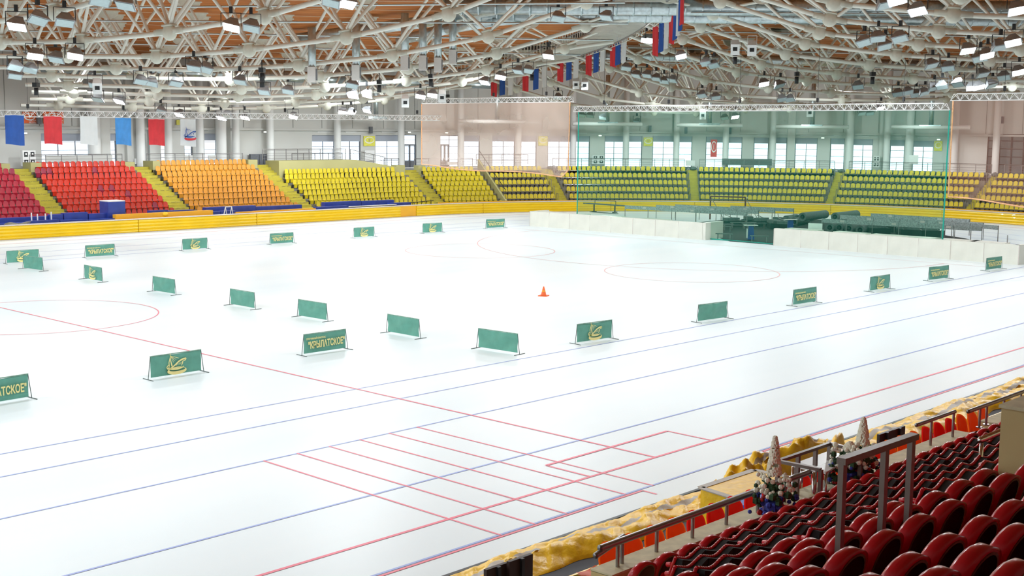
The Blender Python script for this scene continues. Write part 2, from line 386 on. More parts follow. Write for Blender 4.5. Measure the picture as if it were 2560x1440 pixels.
line('finish_line', [(24.58, 18.34), (24.58, 84)], .075, 'line_red', .009)
A, B_, C_, D_ = at_z(1365, 1164), at_z(1668, 1078), at_z(1782, 1101), at_z(1478, 1193)
line('marking_box', [A[:2], B_[:2]], .09, 'line_red', .0085); line('marking_box', [B_[:2], (B_.x, 18.34)], .07, 'line_red', .0085); line('marking_box', [A[:2], (A.x, 18.34)], .07, 'line_red', .0085)
def ring(name, cx, cy, r, a0=0, a1=360, m='line_pale', wd=.06):
    line(name, [(cx+r*math.cos(math.radians(a0+(a1-a0)*i/60)), cy+r*math.sin(math.radians(a0+(a1-a0)*i/60))) for i in range(61)], wd, m, .0095)
ring('centre_circle', 24.58, 51, 4.97, m='line_red', wd=.05); ring('free_stroke_circle', 59.3, 59.1, 4.97, m='line_pale'); ring('free_stroke_circle', 59.3, 42.0, 4.97, m='line_pale')
ring('penalty_arc', 74.9, 51, 16.95, 90, 270, 'line_pale'); line('goal_line', [(74.9, 30.9), (74.9, 71)], .05, 'line_pale')
# dark mat behind the white boards
P_ = [at_z(*q) for q in ((1790, 607), (1690, 562), (1800, 551), (1990, 547), (2130, 553), (2410, 596), (2500, 618))]
P_ = [Vector((max(p.x, 78.1), p.y, 0)) for p in P_] + [Vector((78.1, 31.2, 0))]
MB().prism([(p.x, p.y, .004) for p in P_], (0, 0, .02)).build('rubber_matting', 'mat_dark', label='dark rubber matting on the infield behind the white padded boards', cat='matting')
# front edge strip of the near side
MB().box((40, 15.85, .03), (130, .09, .06)).build('kerb', 'dark', flr)

# ================================================================== WALLS, ROOF
WT = 18.6
SFAR = []   # far wall windows measured on the wall plane u = 51
WINS = [(-60, -25, 334), (102, 232, 334), (258, 291, 334), (334, 363, 334), (389, 420, 322), (461, 482, 334), (511, 543, 334),
        (780, 838, 338), (851, 902, 338), (939, 1000, 338), (1009, 1041, 337), (1101, 1148, 338), (1160, 1200, 339), (1231, 1288, 339), (1303, 1342, 340), (1370, 1428, 340),
        (1440, 1475, 340), (1512, 1560, 340), (1570, 1606, 340), (1632, 1686, 340), (1696, 1731, 341), (1765, 1810, 342), (1818, 1856, 343), (1885, 1922, 344), (1936, 1968, 344),
        (1988, 2044, 345), (2076, 2112, 346), (2132, 2183, 348), (2225, 2262, 350), (2282, 2334, 352)]
wins = []
for i, (a_, b_, ty) in enumerate(WINS):
    s0, z0 = at_u(a_, ty, 51); s1, z1 = at_u(b_, ty, 51); wins.append((s0, s1, (z0+z1)/2, i))
zlow = lambda s: 4.45 if s < 69 else 3.95
segs = MB(); cur = -38.
def wall_seg(mb, s0, s1, z0, z1, u=51., th=.4):
    n = max(1, int((s1-s0)/2.2)) if s1 > XC else 1
    st = [s0+(s1-s0)*i/n for i in range(n+1)]
    if s0 < XC < s1: st = sorted(st+[XC])
    for p, q in zip(st, st[1:]):
        A, B, C, D = pu(p, u), pu(q, u), pu(q, u+th), pu(p, u+th)
        mb.prism([(A[0], A[1], z0), (B[0], B[1], z0), (C[0], C[1], z0), (D[0], D[1], z0)], (0, 0, z1-z0))
for s0, s1, zt, i in wins:
    wall_seg(segs, cur, s0, 0, WT); wall_seg(segs, s0, s1, zt, WT); wall_seg(segs, s0, s1, 0, zlow(s0)); cur = s1
gs0, gz = at_u(2470, 330, 51); gs1 = at_u(2720, 330, 51)[0]
wall_seg(segs, cur, gs0, 0, WT); wall_seg(segs, gs0, gs1, 7.95, WT); wall_seg(segs, gs0, gs1, 0, 4.0)
wall_seg(segs, gs1, XC+40*PI, 0, WT)
wf = struct('wall_far', segs, 'wall')
nb = MB(); nb.box((20, -9.2, WT/2), (114, .4, WT)); 
for i in range(20):
    pass
struct('wall_near', nb, 'wall')
lw = MB()
for i in range(16):
    t0, t1 = PI/2+PI*i/16, PI/2+PI*(i+1)/16
    A, B = [(XC-112+(51 if math.sin(t) > 0 else 60.2)*math.cos(t)*1., YC+(51 if math.sin(t) > 0 else 60.2)*math.sin(t), 0) for t in (t0, t1)]
    A, B = Vector((XC-112+51*math.cos(t0), YC+(51 if t0 <= PI else 60.2)*math.sin(t0), 0)), Vector((XC-112+51*math.cos(t1), YC+(51 if t1 <= PI else 60.2)*math.sin(t1), 0))
    d = (B-A).normalized(); nrm = Vector((-d.y, d.x, 0))*-.4
    lw.prism([tuple(A), tuple(B), tuple(B+nrm), tuple(A+nrm)], (0, 0, WT))
struct('wall_left', lw, 'wall')
# ledges along the far wall
tb = MB(); 
for s in range(-30, 180, 3):
    wall_seg(tb, s, s+3, 7.72, 7.92, 50.75, .25)
struct('trim_1', tb, 'wall', wf)
# panel joints on the upper wall
jb = MB()
for s in [x*2.9+.7 for x in range(4, 62)]:
    A = pu(s, 50.97); jb.box((A[0], A[1], 11.6), (.035, .05, 7.2), ang(s))
struct('wall_joints', jb, 'wall_dark', wf)
# windows: frame, glazing bars, glass, roller blind
for n, (s0, s1, zt, i) in enumerate(wins, 1):
    zb = zlow(s0); door = i in (10,)
    A = Vector((*pu(s0, 51.25), 0)); B = Vector((*pu(s1, 51.25), 0)); d = (B-A); L = d.length; rz = math.atan2(d.y, d.x)
    wo = link('window_%d' % n, None, None, (A.x, A.y, 0), rz); wo['kind'] = 'structure'
    MB().box((L/2, 0, (zb+zt)/2), (L, .012, zt-zb)).build('pane', 'glass', wo)
    fb = MB()
    for x in (0.04, L-.04): fb.box((x, -.05, (zb+zt)/2), (.08, .1, zt-zb))
    for z in (zb+.04, zt-.04): fb.box((L/2, -.05, z), (L, .1, .08))
    fb.build('window_frame', 'doorm', wo)
    nb_ = max(1, round(L/1.35)); 
    gb = MB()
    for j in range(1, nb_+1):
        if j < nb_+0: gb.box((L*j/(nb_), -.04, (zb+zt)/2), (.06, .08, zt-zb))
    z = zb+.75
    while z < zt-.4: gb.box((L/2, -.03, z), (L, .06, .04)); z += .72
    gb.build('glazing_bars', 'doorm', wo)
    if i in (10, 11):
        db = MB(); x1 = L if i == 10 else L*.5
        for x in (.1, x1/2, x1-.1): db.box((x, -.12, zb+1.2), (.18, .1, 2.4))
        for z in (zb+.35, zb+2.35): db.box((x1/2, -.12, z), (x1, .1, .7 if z < zb+1 else .14))
        db.build('door_leaf', 'doorm', wo)
    else:
        MB().box((L/2, -.14, zt-.32), (L-.1, .02, .64)).build('roller_blind', 'blind', wo)
    MB().box((L/2, -.25, zt+.32), (L*.55, .12, .12)).build('blind_box', 'duct_white', wo)
# gallery glazing at the right end of the hall
A = Vector((*pu(gs0, 51.2), 0)); B = Vector((*pu(gs1, 51.2), 0)); L = (B-A).length; rz = math.atan2((B-A).y, (B-A).x)
wo = link('window_31', None, None, (A.x, A.y, 0), rz); wo['kind'] = 'structure'
gb = MB()
for j in range(9): gb.box((L*j/8, -.06, 5.9), (.14, .12, 4))
for z in (4.0, 4.9, 5.7, 6.5, 7.3, 7.95): gb.box((L/2, -.05, z), (L, .1, .1))
gb.build('window_frame', 'brown', wo); MB().box((L/2, .05, 6), (L, .012, 4)).build('pane', 'glass', wo)
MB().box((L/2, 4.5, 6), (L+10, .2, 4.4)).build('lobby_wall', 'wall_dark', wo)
# columns in front of the wall
COLS = [(236, .55), (352, .38), (421, .36), (500, .36), (553, .5), (590, .36), (676, .36), (844, .36), (1003, .36), (1152, .36), (1296, .34), (1433, .34), (1565, .34), (1691, .34), (1814, .34), (1932, .34), (2124, .40), (2217, .34), (2273, .42), (2385, .4), (2490, .35)]
for i, (px, r) in enumerate(COLS):
    s, _ = at_u(px, 370, 50.1); x, y = pu(s, 50.1)
    c = thing('round_column', 'pale round column rising past the far windows, %s from the left' % ORD[i+1], 'column', (x, y, 3.6), 0, 'round columns along the far wall')
    MB().lathe([(r*1.25, 0), (r*1.25, .3), (r, .35), (r, 3.6), (r*.96, 12.4)], n=14).build('shaft', 'column', c, True)
for px, wd in ((260, 1.0), (326, .9), (385, 1.1), (1978, .8), (2205, .5)):
    s, _ = at_u(px, 370, 50.85); x, y = pu(s, 50.85)
    MB().box((x, y, 8), (wd, .5, 14), ang(s)).build('pilaster', 'wall', wf)
# ceiling: fan of timber panels with white ribs between
roof = link('ceiling', None); roof['kind'] = 'structure'
RH = [6, 24, 42, 54, 66.2, 70, 82, 94, 106, 118, 134]
for ph in [4.5-4.5*i for i in range(0, 30)]:
    for r0, r1 in zip(RH, RH[1:]):
        if (r0, r1) == (66.2, 70): continue
        a0, a1 = ph-.14, ph-4.36
        z0, z1 = z_roof(ph), z_roof(ph-4.5)
        pts = [fan(a0, r0+.1), fan(a1, r0+.1), fan(a1, r1-.1), fan(a0, r1-.1)]; zz = [z0, z1, z1, z0]
        MB().prism([(p[0], p[1], z) for p, z in zip(pts, zz)], (0, 0, .25)).build('ceiling_panel', 'wood', roof)
    for q in (0,):
        rb = MB(); p, e = fan(ph-q, 6), fan(ph-q, 134); rb.bar((p[0], p[1], z_roof(ph-q)+(.05 if q == 0 else -.03)), (e[0], e[1], z_roof(ph-q)+(.05 if q == 0 else -.03)), .13, .12)
        rb.build('roof_rib', 'rib', roof)
lb = MB()
lb.prism([(-130, -40, 19.7), (160, -40, 19.7), (160, 130, 19.7), (-130, 130, 19.7)], (0, 0, .3))
lb.build('roof_deck', 'wall', roof)

# ================================================================== ROOF TRUSSES
nd = MB(); R0 = .43
nd.blob((0, 0, 0), R0, 14, 8)
nd.v = [(x, y*.7, z) for x, y, z in nd.v]
nd.box((0, 0, .06), (1.5, .34, .30)); nd.box((0, 0, .36), (.62, .5, .10)); nd.tube((-.95, 0, .06), (.95, 0, .06), .17, 10)
NODE = nd.mesh('truss_node', 'node', True)
gm = MB(); gp = [(.75*math.cos(t), 0, -.5*math.sin(t)) for t in [PI*i/10 for i in range(11)]]
gm.prism([(p[0], -.04, p[2]) for p in gp], (0, .08, 0)); gm.box((0, 0, .04), (1.7, .3, .08))
GUS = gm.mesh('gusset_plate', 'node')
def truss(phi, rhos, label, group, lat, top_drop=.12, stub=None):
    t = thing('roof_truss', label, 'roof truss', (*fan(phi, rhos[0]), z_chord(phi, rhos[0])), math.radians(phi), group)
    ox, oz = rhos[0], z_chord(phi, rhos[0])
    loc = lambda r, l, z: (r-ox, l, z-oz)
    P = [loc(r, 0, z_chord(phi, r)) for r in rhos]
    full = ([loc(stub[0], 0, z_chord(phi, stub[0]))] if stub and stub[0] else []) + P + ([loc(stub[1], 0, z_chord(phi, stub[1]))] if stub and stub[1] else [])
    for a, b in zip(full, full[1:]): link('chord_pipe', PIPE['steel'], t, mw=pipe_mat(a, b, .135))
    zr = z_roof(phi)-top_drop
    tops = {}
    for i, r in enumerate(rhos):
        sl = math.atan2(full[min(i+2, len(full)-1)][2]-full[i][2], full[min(i+2, len(full)-1)][0]-full[i][0]) if len(full) > i+1 else 0
        link('truss_node', NODE, t, mw=Matrix.Translation(P[i]) @ Matrix.Rotation(-sl, 4, 'Y'))
        if zr-z_chord(phi, r) < .9: continue
        for dr in (-3., 3.):
            for sd in (-1, 1):
                q = loc(r+dr, sd*lat, zr); tops[(round(r+dr, 1), sd)] = q
                link('strut', PIPE['steel'], t, mw=pipe_mat((P[i][0], P[i][1], P[i][2]+.25), (q[0], q[1], q[2]-.35), .095))
    for q in tops.values(): link('gusset_plate', GUS, t, mw=Matrix.Translation((q[0], q[1], q[2]-.05)))
    return t
LR = [33.4, 39.4, 45.4, 51.4, 57.4, 63.4]
for i, ph in enumerate([-90.5, -81.5, -72.4, -63.1, -53.5, -45.6, -36.3, -27.8, -19.2, -10.6]):
    truss(ph, [27.4]+LR if ph > -58 else LR, 'white tubular roof truss left of the hanging flags, %s from the far wall' % ORD[10-i], 'roof trusses left of the flag arc', 1.5, stub=(24.5 if ph > -58 else 27.4, 67.2))
RR = [71.5, 77.5, 83.4, 89.4, 95.4, 101.4, 107.4]
for i, ph in enumerate([-73.8, -69.5, -65.2, -60.8, -56.5, -52.3, -48.4, -44.2, -39.6, -35.6, -30.7, -25.9, -21.5, -16.8, -12.]):
    truss(ph, [r for r in RR if not (ph < -58 and r > 102)], 'white tubular roof truss right of the hanging flags, %s from the far wall' % ORD[15-i], 'roof trusses right of the flag arc', 1.25, stub=(67.8, None))

# walkway arc the flags hang from
wk = thing('roof_walkway', 'curved grey lattice walkway under the roof that carries the flags', 'walkway', (0, 0, 0))
def zsp(ph): return 12.15+.083*(-ph)
def arc_pts(rho, dz, a0=-66, a1=-6, n=60): return [(*fan(a0+(a1-a0)*i/n, rho), zsp(a0+(a1-a0)*i/n)+dz) for i in range(n+1)]
for rho, dz, r in ((65.0, 0, .09), (68.4, 0, .09), (65.0, 1.1, .06), (68.4, 1.0, .05), (65.0, .55, .04)):
    MB().path(arc_pts(rho, dz), r, 6).build('walkway_rail', 'rail' if dz < .1 else 'housing', wk)
lb = MB()
for i in range(0, 200):
    ph = -66+60*i/200; a, b = fan(ph, 65), fan(ph, 68.4); lb.bar((a[0], a[1], zsp(ph)), (b[0], b[1], zsp(ph)), .06, .04)
    if i % 2 == 0: lb.bar((a[0], a[1], zsp(ph)), (a[0], a[1], zsp(ph)+1.1), .05, .05)
lb.build('walkway_slats', 'steel', wk, kind='stuff')
zb = MB()
for i in range(120):
    p0, p1 = -66+60*i/120, -66+60*(i+.5)/120; p2 = -66+60*(i+1)/120
    a, b, c = fan(p0, 69.1), fan(p1, 69.1), fan(p2, 69.1)
    zb.tube((a[0], a[1], zsp(p0)+.02), (b[0], b[1], zsp(p1)+.55), .03, 5); zb.tube((b[0], b[1], zsp(p1)+.55), (c[0], c[1], zsp(p2)+.02), .03, 5)
zb.path(arc_pts(69.1, .02), .035, 5); zb.path(arc_pts(69.1, .55), .035, 5)
zb.build('flag_rail', 'steel', wk)

def cloth_flag(W, Hh, m, seed, amp=.06, nx=10, nz=12):
    rnd = random.Random(seed); a, b, c = rnd.uniform(0, 6), rnd.uniform(5, 9), rnd.uniform(-.5, .5)
    def fn(u, v, o=0):
        d = amp*math.sin(a+b*u+2*c*v)*(.25+.75*v)+amp*.5*math.sin(a*2+17*u+3*v)*v
        return ((u-.5)*W*(1-.03*v), d+o, -v*Hh+.03*math.sin(3*u+a)*v)
    mb = MB(); mb.grid(lambda u, v: fn(u, v), nx, nz); k = len(mb.v); mb.grid(lambda u, v: fn(u, v, .012), nx, nz)
    return mb.mesh('flag_cloth', m, True)
FM = {c: [cloth_flag(1, 1, 'flag_'+c, i*7+j) for j in range(3)] for i, c in enumerate(('red', 'blue', 'white', 'sky'))}
FLG = [(1235, 190, 241, 'red'), (1256, 190, 238, 'blue'), (1277, 189, 237, 'white'), (1314, 170, 228, 'red'), (1340, 167, 224, 'blue'), (1362, 154, 217, 'white'),
       (1401, 142, 204, 'red'), (1423, 138, 200, 'blue'), (1441, 132, 194, 'white'), (1472, 122, 188, 'red'), (1491, 117, 181, 'blue'), (1508, 109, 177, 'white'),
       (1533, 99, 167, 'red'), (1546, 93, 162, 'blue'), (1561, 84, 155, 'white')]
import itertools
for i, (px, y0, y1, c) in enumerate(FLG):
    d = ray(px, y0); a = d.x**2+d.y**2; b = -2*(d.x*MX+d.y*MY); cc = MX**2+MY**2-69.2**2
    t = (-b+math.sqrt(max(b*b-4*a*cc, 0)))/(2*a); x, y, z = d.x*t, d.y*t, H+d.z*t
    t1 = ray(px, y1); z1 = H+t1.z*t; ph = math.atan2(y-MY, x-MX)
    o = thing('hanging_flag', 'long %s flag under the roof walkway, %s flag from its lower left end' % (c, ORD[i+1]), 'flag', (x, y, z), ph+PI/2+.35, 'flags hung along the roof walkway')
    link('cloth', FM[c][i % 3], o, scale=(.70, 1, z-z1))
    MB().tube((-.36, 0, 0), (.36, 0, 0), .02, 5).build('flag_batten', 'steel', o)
    MB().tube((0, 0, 0), (0, 0, max(.2, zsp(math.degrees(ph))+.1-z)), .012, 4).build('hanger', 'dark', o)
for i, (px, y0, y1, c) in enumerate([(1588, 70, 143, 'red'), (1597, 55, 136, 'blue'), (1607, 48, 128, 'white'), (1612, 30, 118, 'red'), (1618, -5, 110, 'blue'), (1622, -30, 60, 'white'), (1627, -40, 80, 'blue'), (1630, -60, 48, 'red')]):
    ph = -40.5-i*1.75; x, y = fan(ph, 69.2); r = math.hypot(x, y); d = ray(px, y0); hd = math.hypot(d.x, d.y)
    z0 = zsp(ph)-.0; zt = z0; Hh = 2.1
    o = thing('hanging_flag', 'long %s flag seen nearly edge on, %s flag from the walkway\'s lower left end' % (c, ORD[16+i]), 'flag', (x, y, zt), math.radians(ph)+PI/2+.35, 'flags hung along the roof walkway')
    link('cloth', FM[c][i % 3], o, scale=(.70, 1, Hh))
    MB().tube((-.36, 0, 0), (.36, 0, 0), .02, 5).build('flag_batten', 'steel', o)

# ================================================================== HANGING LATTICE BEAMS, NETS, BANNER FLAGS
def lattice(p, q, label, group=None, size=.42, step=.62, hang=None):
    p, q = Vector(p), Vector(q); L = (q-p).length; rz = math.atan2((q-p).y, (q-p).x)
    o = thing('lattice_beam', label, 'truss beam', p, rz, group)
    dz = (q.z-p.z)/L
    S = lambda x, y, z: (x, y, z+dz*x)
    cs = [(0, 0), (size*.5, size), (-size*.5, size)]
    for y, z in cs: MB().tube(S(0 if z == 0 else .5, y, z), S(L if z == 0 else L-.5, y, z), .032, 6).build('chord_tube', 'white', o)
    mb = MB(); n = int(L/step)
    for i in range(n):
        x = L*i/n; x1 = L*(i+.5)/n; x2 = L*(i+1)/n
        for sd in (.5, -.5): mb.tube(S(x, 0, 0), S(x1, sd*size, size), .018, 4, caps=False); mb.tube(S(x1, sd*size, size), S(x2, 0, 0), .018, 4, caps=False)
        mb.tube(S(x1, size*.5, size), S(x1, -size*.5, size), .015, 4, caps=False)
    mb.build('lacing', 'white', o, kind='stuff')
    if hang:
        for k_ in range(hang): x = L*(k_+.5)/hang; MB().tube(S(x, 0, size), S(x, 0, size+4.5), .012, 4).build('hanging_cable', 'dark', o); MB().box(S(x, 0, size+.3), (.14, .14, .3)).build('hoist', 'dark', o)
    return o
a, b = at_y(-60, 287, 84), at_y(1116, 303, 84); a.z = b.z = 8.62; a.z = 8.58; b.z = 8.78
lattice(a, b, 'long white lattice beam over the far seats carrying six flags', hang=6)
FX = [(11, 59, 287, 362, 'blue', 'dark blue'), (108, 153, 290, 361, 'red', 'dull red'), (199, 242, 291, 361, 'white', 'plain white'), (287, 327, 294, 363, 'sky', 'pale blue'), (370, 410, 297, 364, 'red', 'bright red'), (450, 488, 298, 365, 'white', 'white emblem')]
for i, (x0, x1, y0, y1, c, lb_) in enumerate(FX):
    p, q = at_y(x0, y0, 84), at_y(x1, y0, 84); bt = at_y(x0, y1, 84)
    W = q.x-p.x; Hh = p.z-bt.z
    o = thing('banner_flag', '%s rectangular flag hanging from the long lattice beam at left' % lb_, 'flag', ((p.x+q.x)/2, 83.93, p.z), 0, 'flags on the left lattice beam')
    link('cloth', FM[c][i % 3], o, scale=(W, 1.5, Hh))
    MB().tube((-W/2, 0, 0), (W/2, 0, 0), .025, 5).build('flag_batten', 'white', o)
    if i == 5:
        e = emblem(1.05); e.build('emblem_print', 'flag_blue', o, mw=Matrix.Translation((0, -.20, -Hh*.55)) @ Matrix.Rotation(PI/2, 4, 'X'))
        e2 = MB(); crescent(e2, .02, -.32, .5, .15, .42, .05, .02, .06, 180, 360); e2.v = [(v[0]*1.05, v[1]*1.05, 0) for v in e2.v]
        e2.build('emblem_print', 'flag_red', o, mw=Matrix.Translation((0, -.21, -Hh*.55)) @ Matrix.Rotation(PI/2, 4, 'X'))
        MB()
# green protective net
a, b = at_x(1434, 276, 78.3), at_x(2374, 280, 78.3); a.z = b.z = 9.5
lattice(a, b, 'white lattice beam along the top of the green net', hang=5)
def net(p, q, z0, z1, m, rope, label, bottom=None, sag=0):
    p, q = Vector(p), Vector(q); L = (q-p).length; rz = math.atan2((q-p).y, (q-p).x)
    o = thing('safety_net', label, 'net', (p.x, p.y, 0), rz)
    def zb(u): return z0+(bottom(u) if bottom else 0)
    mb = MB(); mb.grid(lambda u, v: (u*L, .12*math.sin(u*17)*(v), z1+(zb(u)-z1)*v), 24, 8); mb.build('mesh_netting', m, o, True)
    ed = MB(); pts = [(0, 0, z1)]+[(u/24*L, .12*math.sin(u/24*17), zb(u/24)) for u in range(25)]+[(L, 0, z1)]
    ed.path(pts, rope[1], 5).build('edge_rope', rope[0], o)
    return o
net((78.3, 66.9, 0), (78.3, 35.75, 0), .04, 9.48, 'green_net', ('net_rope', .05), 'tall green net hanging behind the white padded boards')
lattice((79, 86.4, 10.3), (79, 68.0, 10.3), 'white lattice beam along the top of the middle pink net', hang=3)
net((79, 86.4, 0), (79, 68.45, 0), 4.2, 10.28, 'pink_net', ('pink_rope', .05), 'pale pink net hanging between the flags and the green net', bottom=lambda u: .45*(1-u)+.1*math.cos(u*9)+(.6 if u > .99 else 0))
a, b = at_x(2376, 256, 78.6), at_x(2700, 256, 78.6)
lattice((78.6, a.y, 10.1), (78.6, 22, 10.1), 'white lattice beam along the top of the right hand pink net', hang=2)
net((78.6, 35.7, 0), (78.6, 22, 0), 3.6, 10.08, 'pink_net_dim', ('pink_rope', .05), 'pale pink net at the right edge of the hall', bottom=lambda u: .35*math.cos(u*5))

# ================================================================== VENTILATION
def ribbed(name, pts, r, m, parent, step=.5):
    mb = MB(); mb.path(pts, r, 12)
    o = mb.build(name, m, parent, True)
    return o
dd = thing('air_duct', 'long galvanised duct under the roof, upper of two', 'duct')
def duct_line(ph, r0, r1, drop, R_, o):
    a, b = Vector((*fan(ph, r0), z_roof(ph)-drop)), Vector((*fan(ph, r1), z_roof(ph)-drop))
    MB().tube(a, b, R_, 14).build('duct_run', 'galv', o, True)
    mb = MB(); n = int((b-a).length/1.1)
    for i in range(n): p, q = a.lerp(b, i/n), a.lerp(b, i/n+.0012); mb.tube(p, q, R_*1.06, 14)
    mb.build('duct_flanges', 'galv', o)
duct_line(-48.6, 54, 122, .80, .52, dd)
dd = thing('air_duct', 'long galvanised duct under the roof, lower of two', 'duct'); duct_line(-45.4, 54, 122, .85, .46, dd)
dd = thing('air_duct', 'galvanised duct under the roof right of the flags, above the green net', 'duct'); duct_line(-25.5, 69, 112, 1.0, .42, dd)
dd = thing('air_duct', 'galvanised duct running under the wooden roof left of the flags', 'duct')
ribbed('duct_run', [at_z(735, 98, 14.9), at_z(900, 76, 15.2), at_z(1050, 56, 15.5), at_z(1180, 32, 15.8), at_z(1290, 12, 16.0)], .42, 'galv', dd)
ribbed('duct_run', [at_z(1000, 100, 14.8), at_z(1120, 72, 15.1), at_z(1230, 52, 15.3), at_z(1300, 46, 15.5)], .38, 'galv', dd)
dd = thing('air_duct', 'grey duct along the top of the far wall behind the left trusses', 'duct')
ribbed('duct_run', [(*pu(s, 47.5), 12.8) for s in range(46, 96, 3)], .55, 'galv', dd)
for i, (px, y0, y1) in enumerate([(1012, 92, 165), (1057, 90, 165), (1095, 88, 170), (1132, 72, 150), (1020-130, 120, 190), (780, 130, 195)]):
    p = at_chord(px, 130, .6); p0 = H+ray(px, y0).z/math.hypot(ray(px, y0).x, ray(px, y0).y)*math.hypot(p.x, p.y); p1 = H+ray(px, y1).z/math.hypot(ray(px, y1).x, ray(px, y1).y)*math.hypot(p.x, p.y)
    o = thing('drop_duct', 'vertical ribbed duct with white grille box under the roof, %s from the left' % ORD[[5, 4, 3, 6, 2, 1][i]] , 'duct', (p.x, p.y, p1), .75, 'drop ducts under the roof')
    MB().tube((0, 0, .3), (0, 0, p0-p1+1.5), .26, 10).build('duct_pipe', 'galv', o, True)
    MB().box((0, 0, .2), (.62, .5, .95)).build('grille_box', 'duct_white', o); MB().box((0, -.27, .2), (.42, .06, .7)).build('grille', 'doorm', o)
for i, (xl, xr, yy, xd, yt) in enumerate([(1145, 1342, 304, 1245, 255), (1432, 1605, 310, 1522, 215), (1692, 1856, 313, 1775, 262), (1940, 2122, 317, 2027, 258), (2230, 2426, 318, 2322, 245), (905, 975, 297, 944, 195)]):
    (s0, z0), (s1, z1), (s2, z2) = at_u(xl, yy, 46.5), at_u(xr, yy, 46.5), at_u(xd, yt, 46.5)
    zm = (z0+z1)/2; A, B, C = pu(s0, 46.5), pu(s1, 46.5), pu((s0+s1)/2, 46.5)
    o = thing('supply_duct', 'white horizontal duct hung on a ribbed pipe above the windows, %s from the left' % ORD[[2, 3, 4, 5, 6, 1][i]], 'duct', (C[0], C[1], zm), 0, 'ducts over the far windows')
    if i < 5: MB().tube((A[0]-C[0], A[1]-C[1], 0), (B[0]-C[0], B[1]-C[1], 0), .22, 10).build('cross_pipe', 'duct_white', o, True)
    MB().tube((0, 0, .1), (0, 0, 13.9-zm), .24, 10).build('drop_pipe', 'galv', o, True)
    MB().box((0, 0, .12), (2.2, .7, .22), ang((s0+s1)/2)).build('fan_plate', 'galv', o)
# thin service pipes under the roof
sp = thing('sprinkler_pipes', 'thin galvanised service pipes running below the wooden roof', 'pipes')
for ph in (-66, -57, -49, -41, -32, -23):
    for r0, r1 in ((20, 44), (44, 66)):
        a, b = fan(ph, r0), fan(ph, r1); link('service_pipe', PIPE['galv'], sp, mw=pipe_mat((*a, z_roof(ph)-1.9), (*b, z_roof(ph)-1.9), .06))
    a, b = fan(ph, 70), fan(ph, 118); link('service_pipe', PIPE['galv'], sp, mw=pipe_mat((*a, z_roof(ph)-1.2), (*b, z_roof(ph)-1.2), .06))
MB().path([(*fan(ph, 30), z_roof(ph)-1.9) for ph in range(-80, -8, 6)], .05, 5).build('service_pipe', 'galv', sp)

# ================================================================== FLOODLIGHTS, ADDED FILL SPOTS
hb = MB()
hb.prism([(-.42, -.30, .0), (.42, -.30, .0), (.42, .30, .0), (-.42, .30, .0)], (0, 0, .05))
hb.v += [(-.42, -.30, .05), (.42, -.30, .05), (.42, .30, .05), (-.42, .30, .05), (-.22, -.16, .42), (.22, -.16, .42), (.22, .16, .42), (-.22, .16, .42)]
k = 8; hb.f += [(k, k+1, k+5, k+4), (k+1, k+2, k+6, k+5), (k+2, k+3, k+7, k+6), (k+3, k, k+4, k+7), (k+4, k+5, k+6, k+7)]
for y in (-.2, 0, .2): hb.box((0, y*.6, .46), (.4, .02, .12))
HOUS = hb.mesh('lamp_housing', 'housing')
GL_ON = MB().box((0, 0, -.012), (.74, .50, .02)).mesh('lamp_glass', 'lampon'); GL_OFF = MB().box((0, 0, -.012), (.74, .50, .02)).mesh('lamp_glass', 'glass_off')
BRK = MB().bar((-.47, 0, .1), (-.47, 0, .7), .03, .06).bar((.47, 0, .1), (.47, 0, .7), .03, .06).bar((-.47, 0, .7), (.47, 0, .7), .06, .03).box((0, 0, .86), (.16, .16, .3)).mesh('bracket', 'dark')
ON = [(42, 68), (88, 142), (188, 142), (578, 70), (868, 12), (298, 255), (448, 288), (553, 296), (612, 295), (733, 293), (857, 282), (878, 282), (917, 278), (881, 241), (917, 239), (1051, 242), (1081, 239), (1211, 207), (1251, 194), (1371, 142), (1616, 102), (1630, 102), (1703, 142), (1910, 211), (1838, 293), (2202, 271), (2294, 30), (2420, 128), (2468, 140), (2533, 108), (2547, 182), (2448, 219), (2430, 221), (2545, 28), (2243, 3)]
OFF = [(95, 52), (162, 58), (140, 150), (313, 16), (628, 72), (827, 8), (38, 170), (75, 176), (38, 192), (244, 250), (238, 215), (352, 205), (378, 210), (440, 210), (485, 172), (513, 175), (600, 206), (660, 232), (720, 230), (880, 215), (250, 5), (1295, 180), (1320, 178), (1565, 172), (1590, 190), (1617, 190), (1640, 198), (1660, 205), (1680, 202), (1765, 160), (1785, 165), (1755, 240), (1790, 245), (1395, 48), (1515, 45), (2215, 14), (2195, 98), (2160, 108), (2250, 98), (2212, 118), (2145, 218), (1950, 215), (1955, 250), (1975, 250), (1395, 245), (2245, 236), (2270, 232), (2290, 238), (2312, 234), (2335, 222), (2355, 218), (2395, 212), (2480, 215), (2330, 165), (2370, 172), (2458, 188), (2500, 120), (2450, 148), (2510, 195), (2155, 285), (2175, 285), (1453, 290), (1475, 291), (1507, 296), (1592, 306), (1812, 296), (1870, 300), (402, 280), (567, 290), (895, 288)]
nlab = 0
def lamp(px, py, on, i):
    p = at_chord(px, py, -.9)
    if p is None: return None
    rz = math.atan2(p.y, p.x)-PI/2+random.uniform(-.5, .5)
    tilt = random.uniform(.25, .6)*(1 if px < 1280 else -1) if px > 1700 or px < 1280 else .3
    lab = ('lit' if on else 'unlit')+' boxy floodlight below the roof trusses, %s lamp from the left' % nth(i)
    o = thing('floodlight', lab, 'floodlight', p, rz, 'lit floodlights' if on else 'unlit floodlights')
    hd = link('lamp_housing', HOUS, o, mw=Matrix.Rotation(-.55, 4, 'X') @ Matrix.Rotation(tilt*.5, 4, 'Y'))
    link('lamp_glass', GL_ON if on else GL_OFF, hd); link('bracket', BRK, o)
    return p
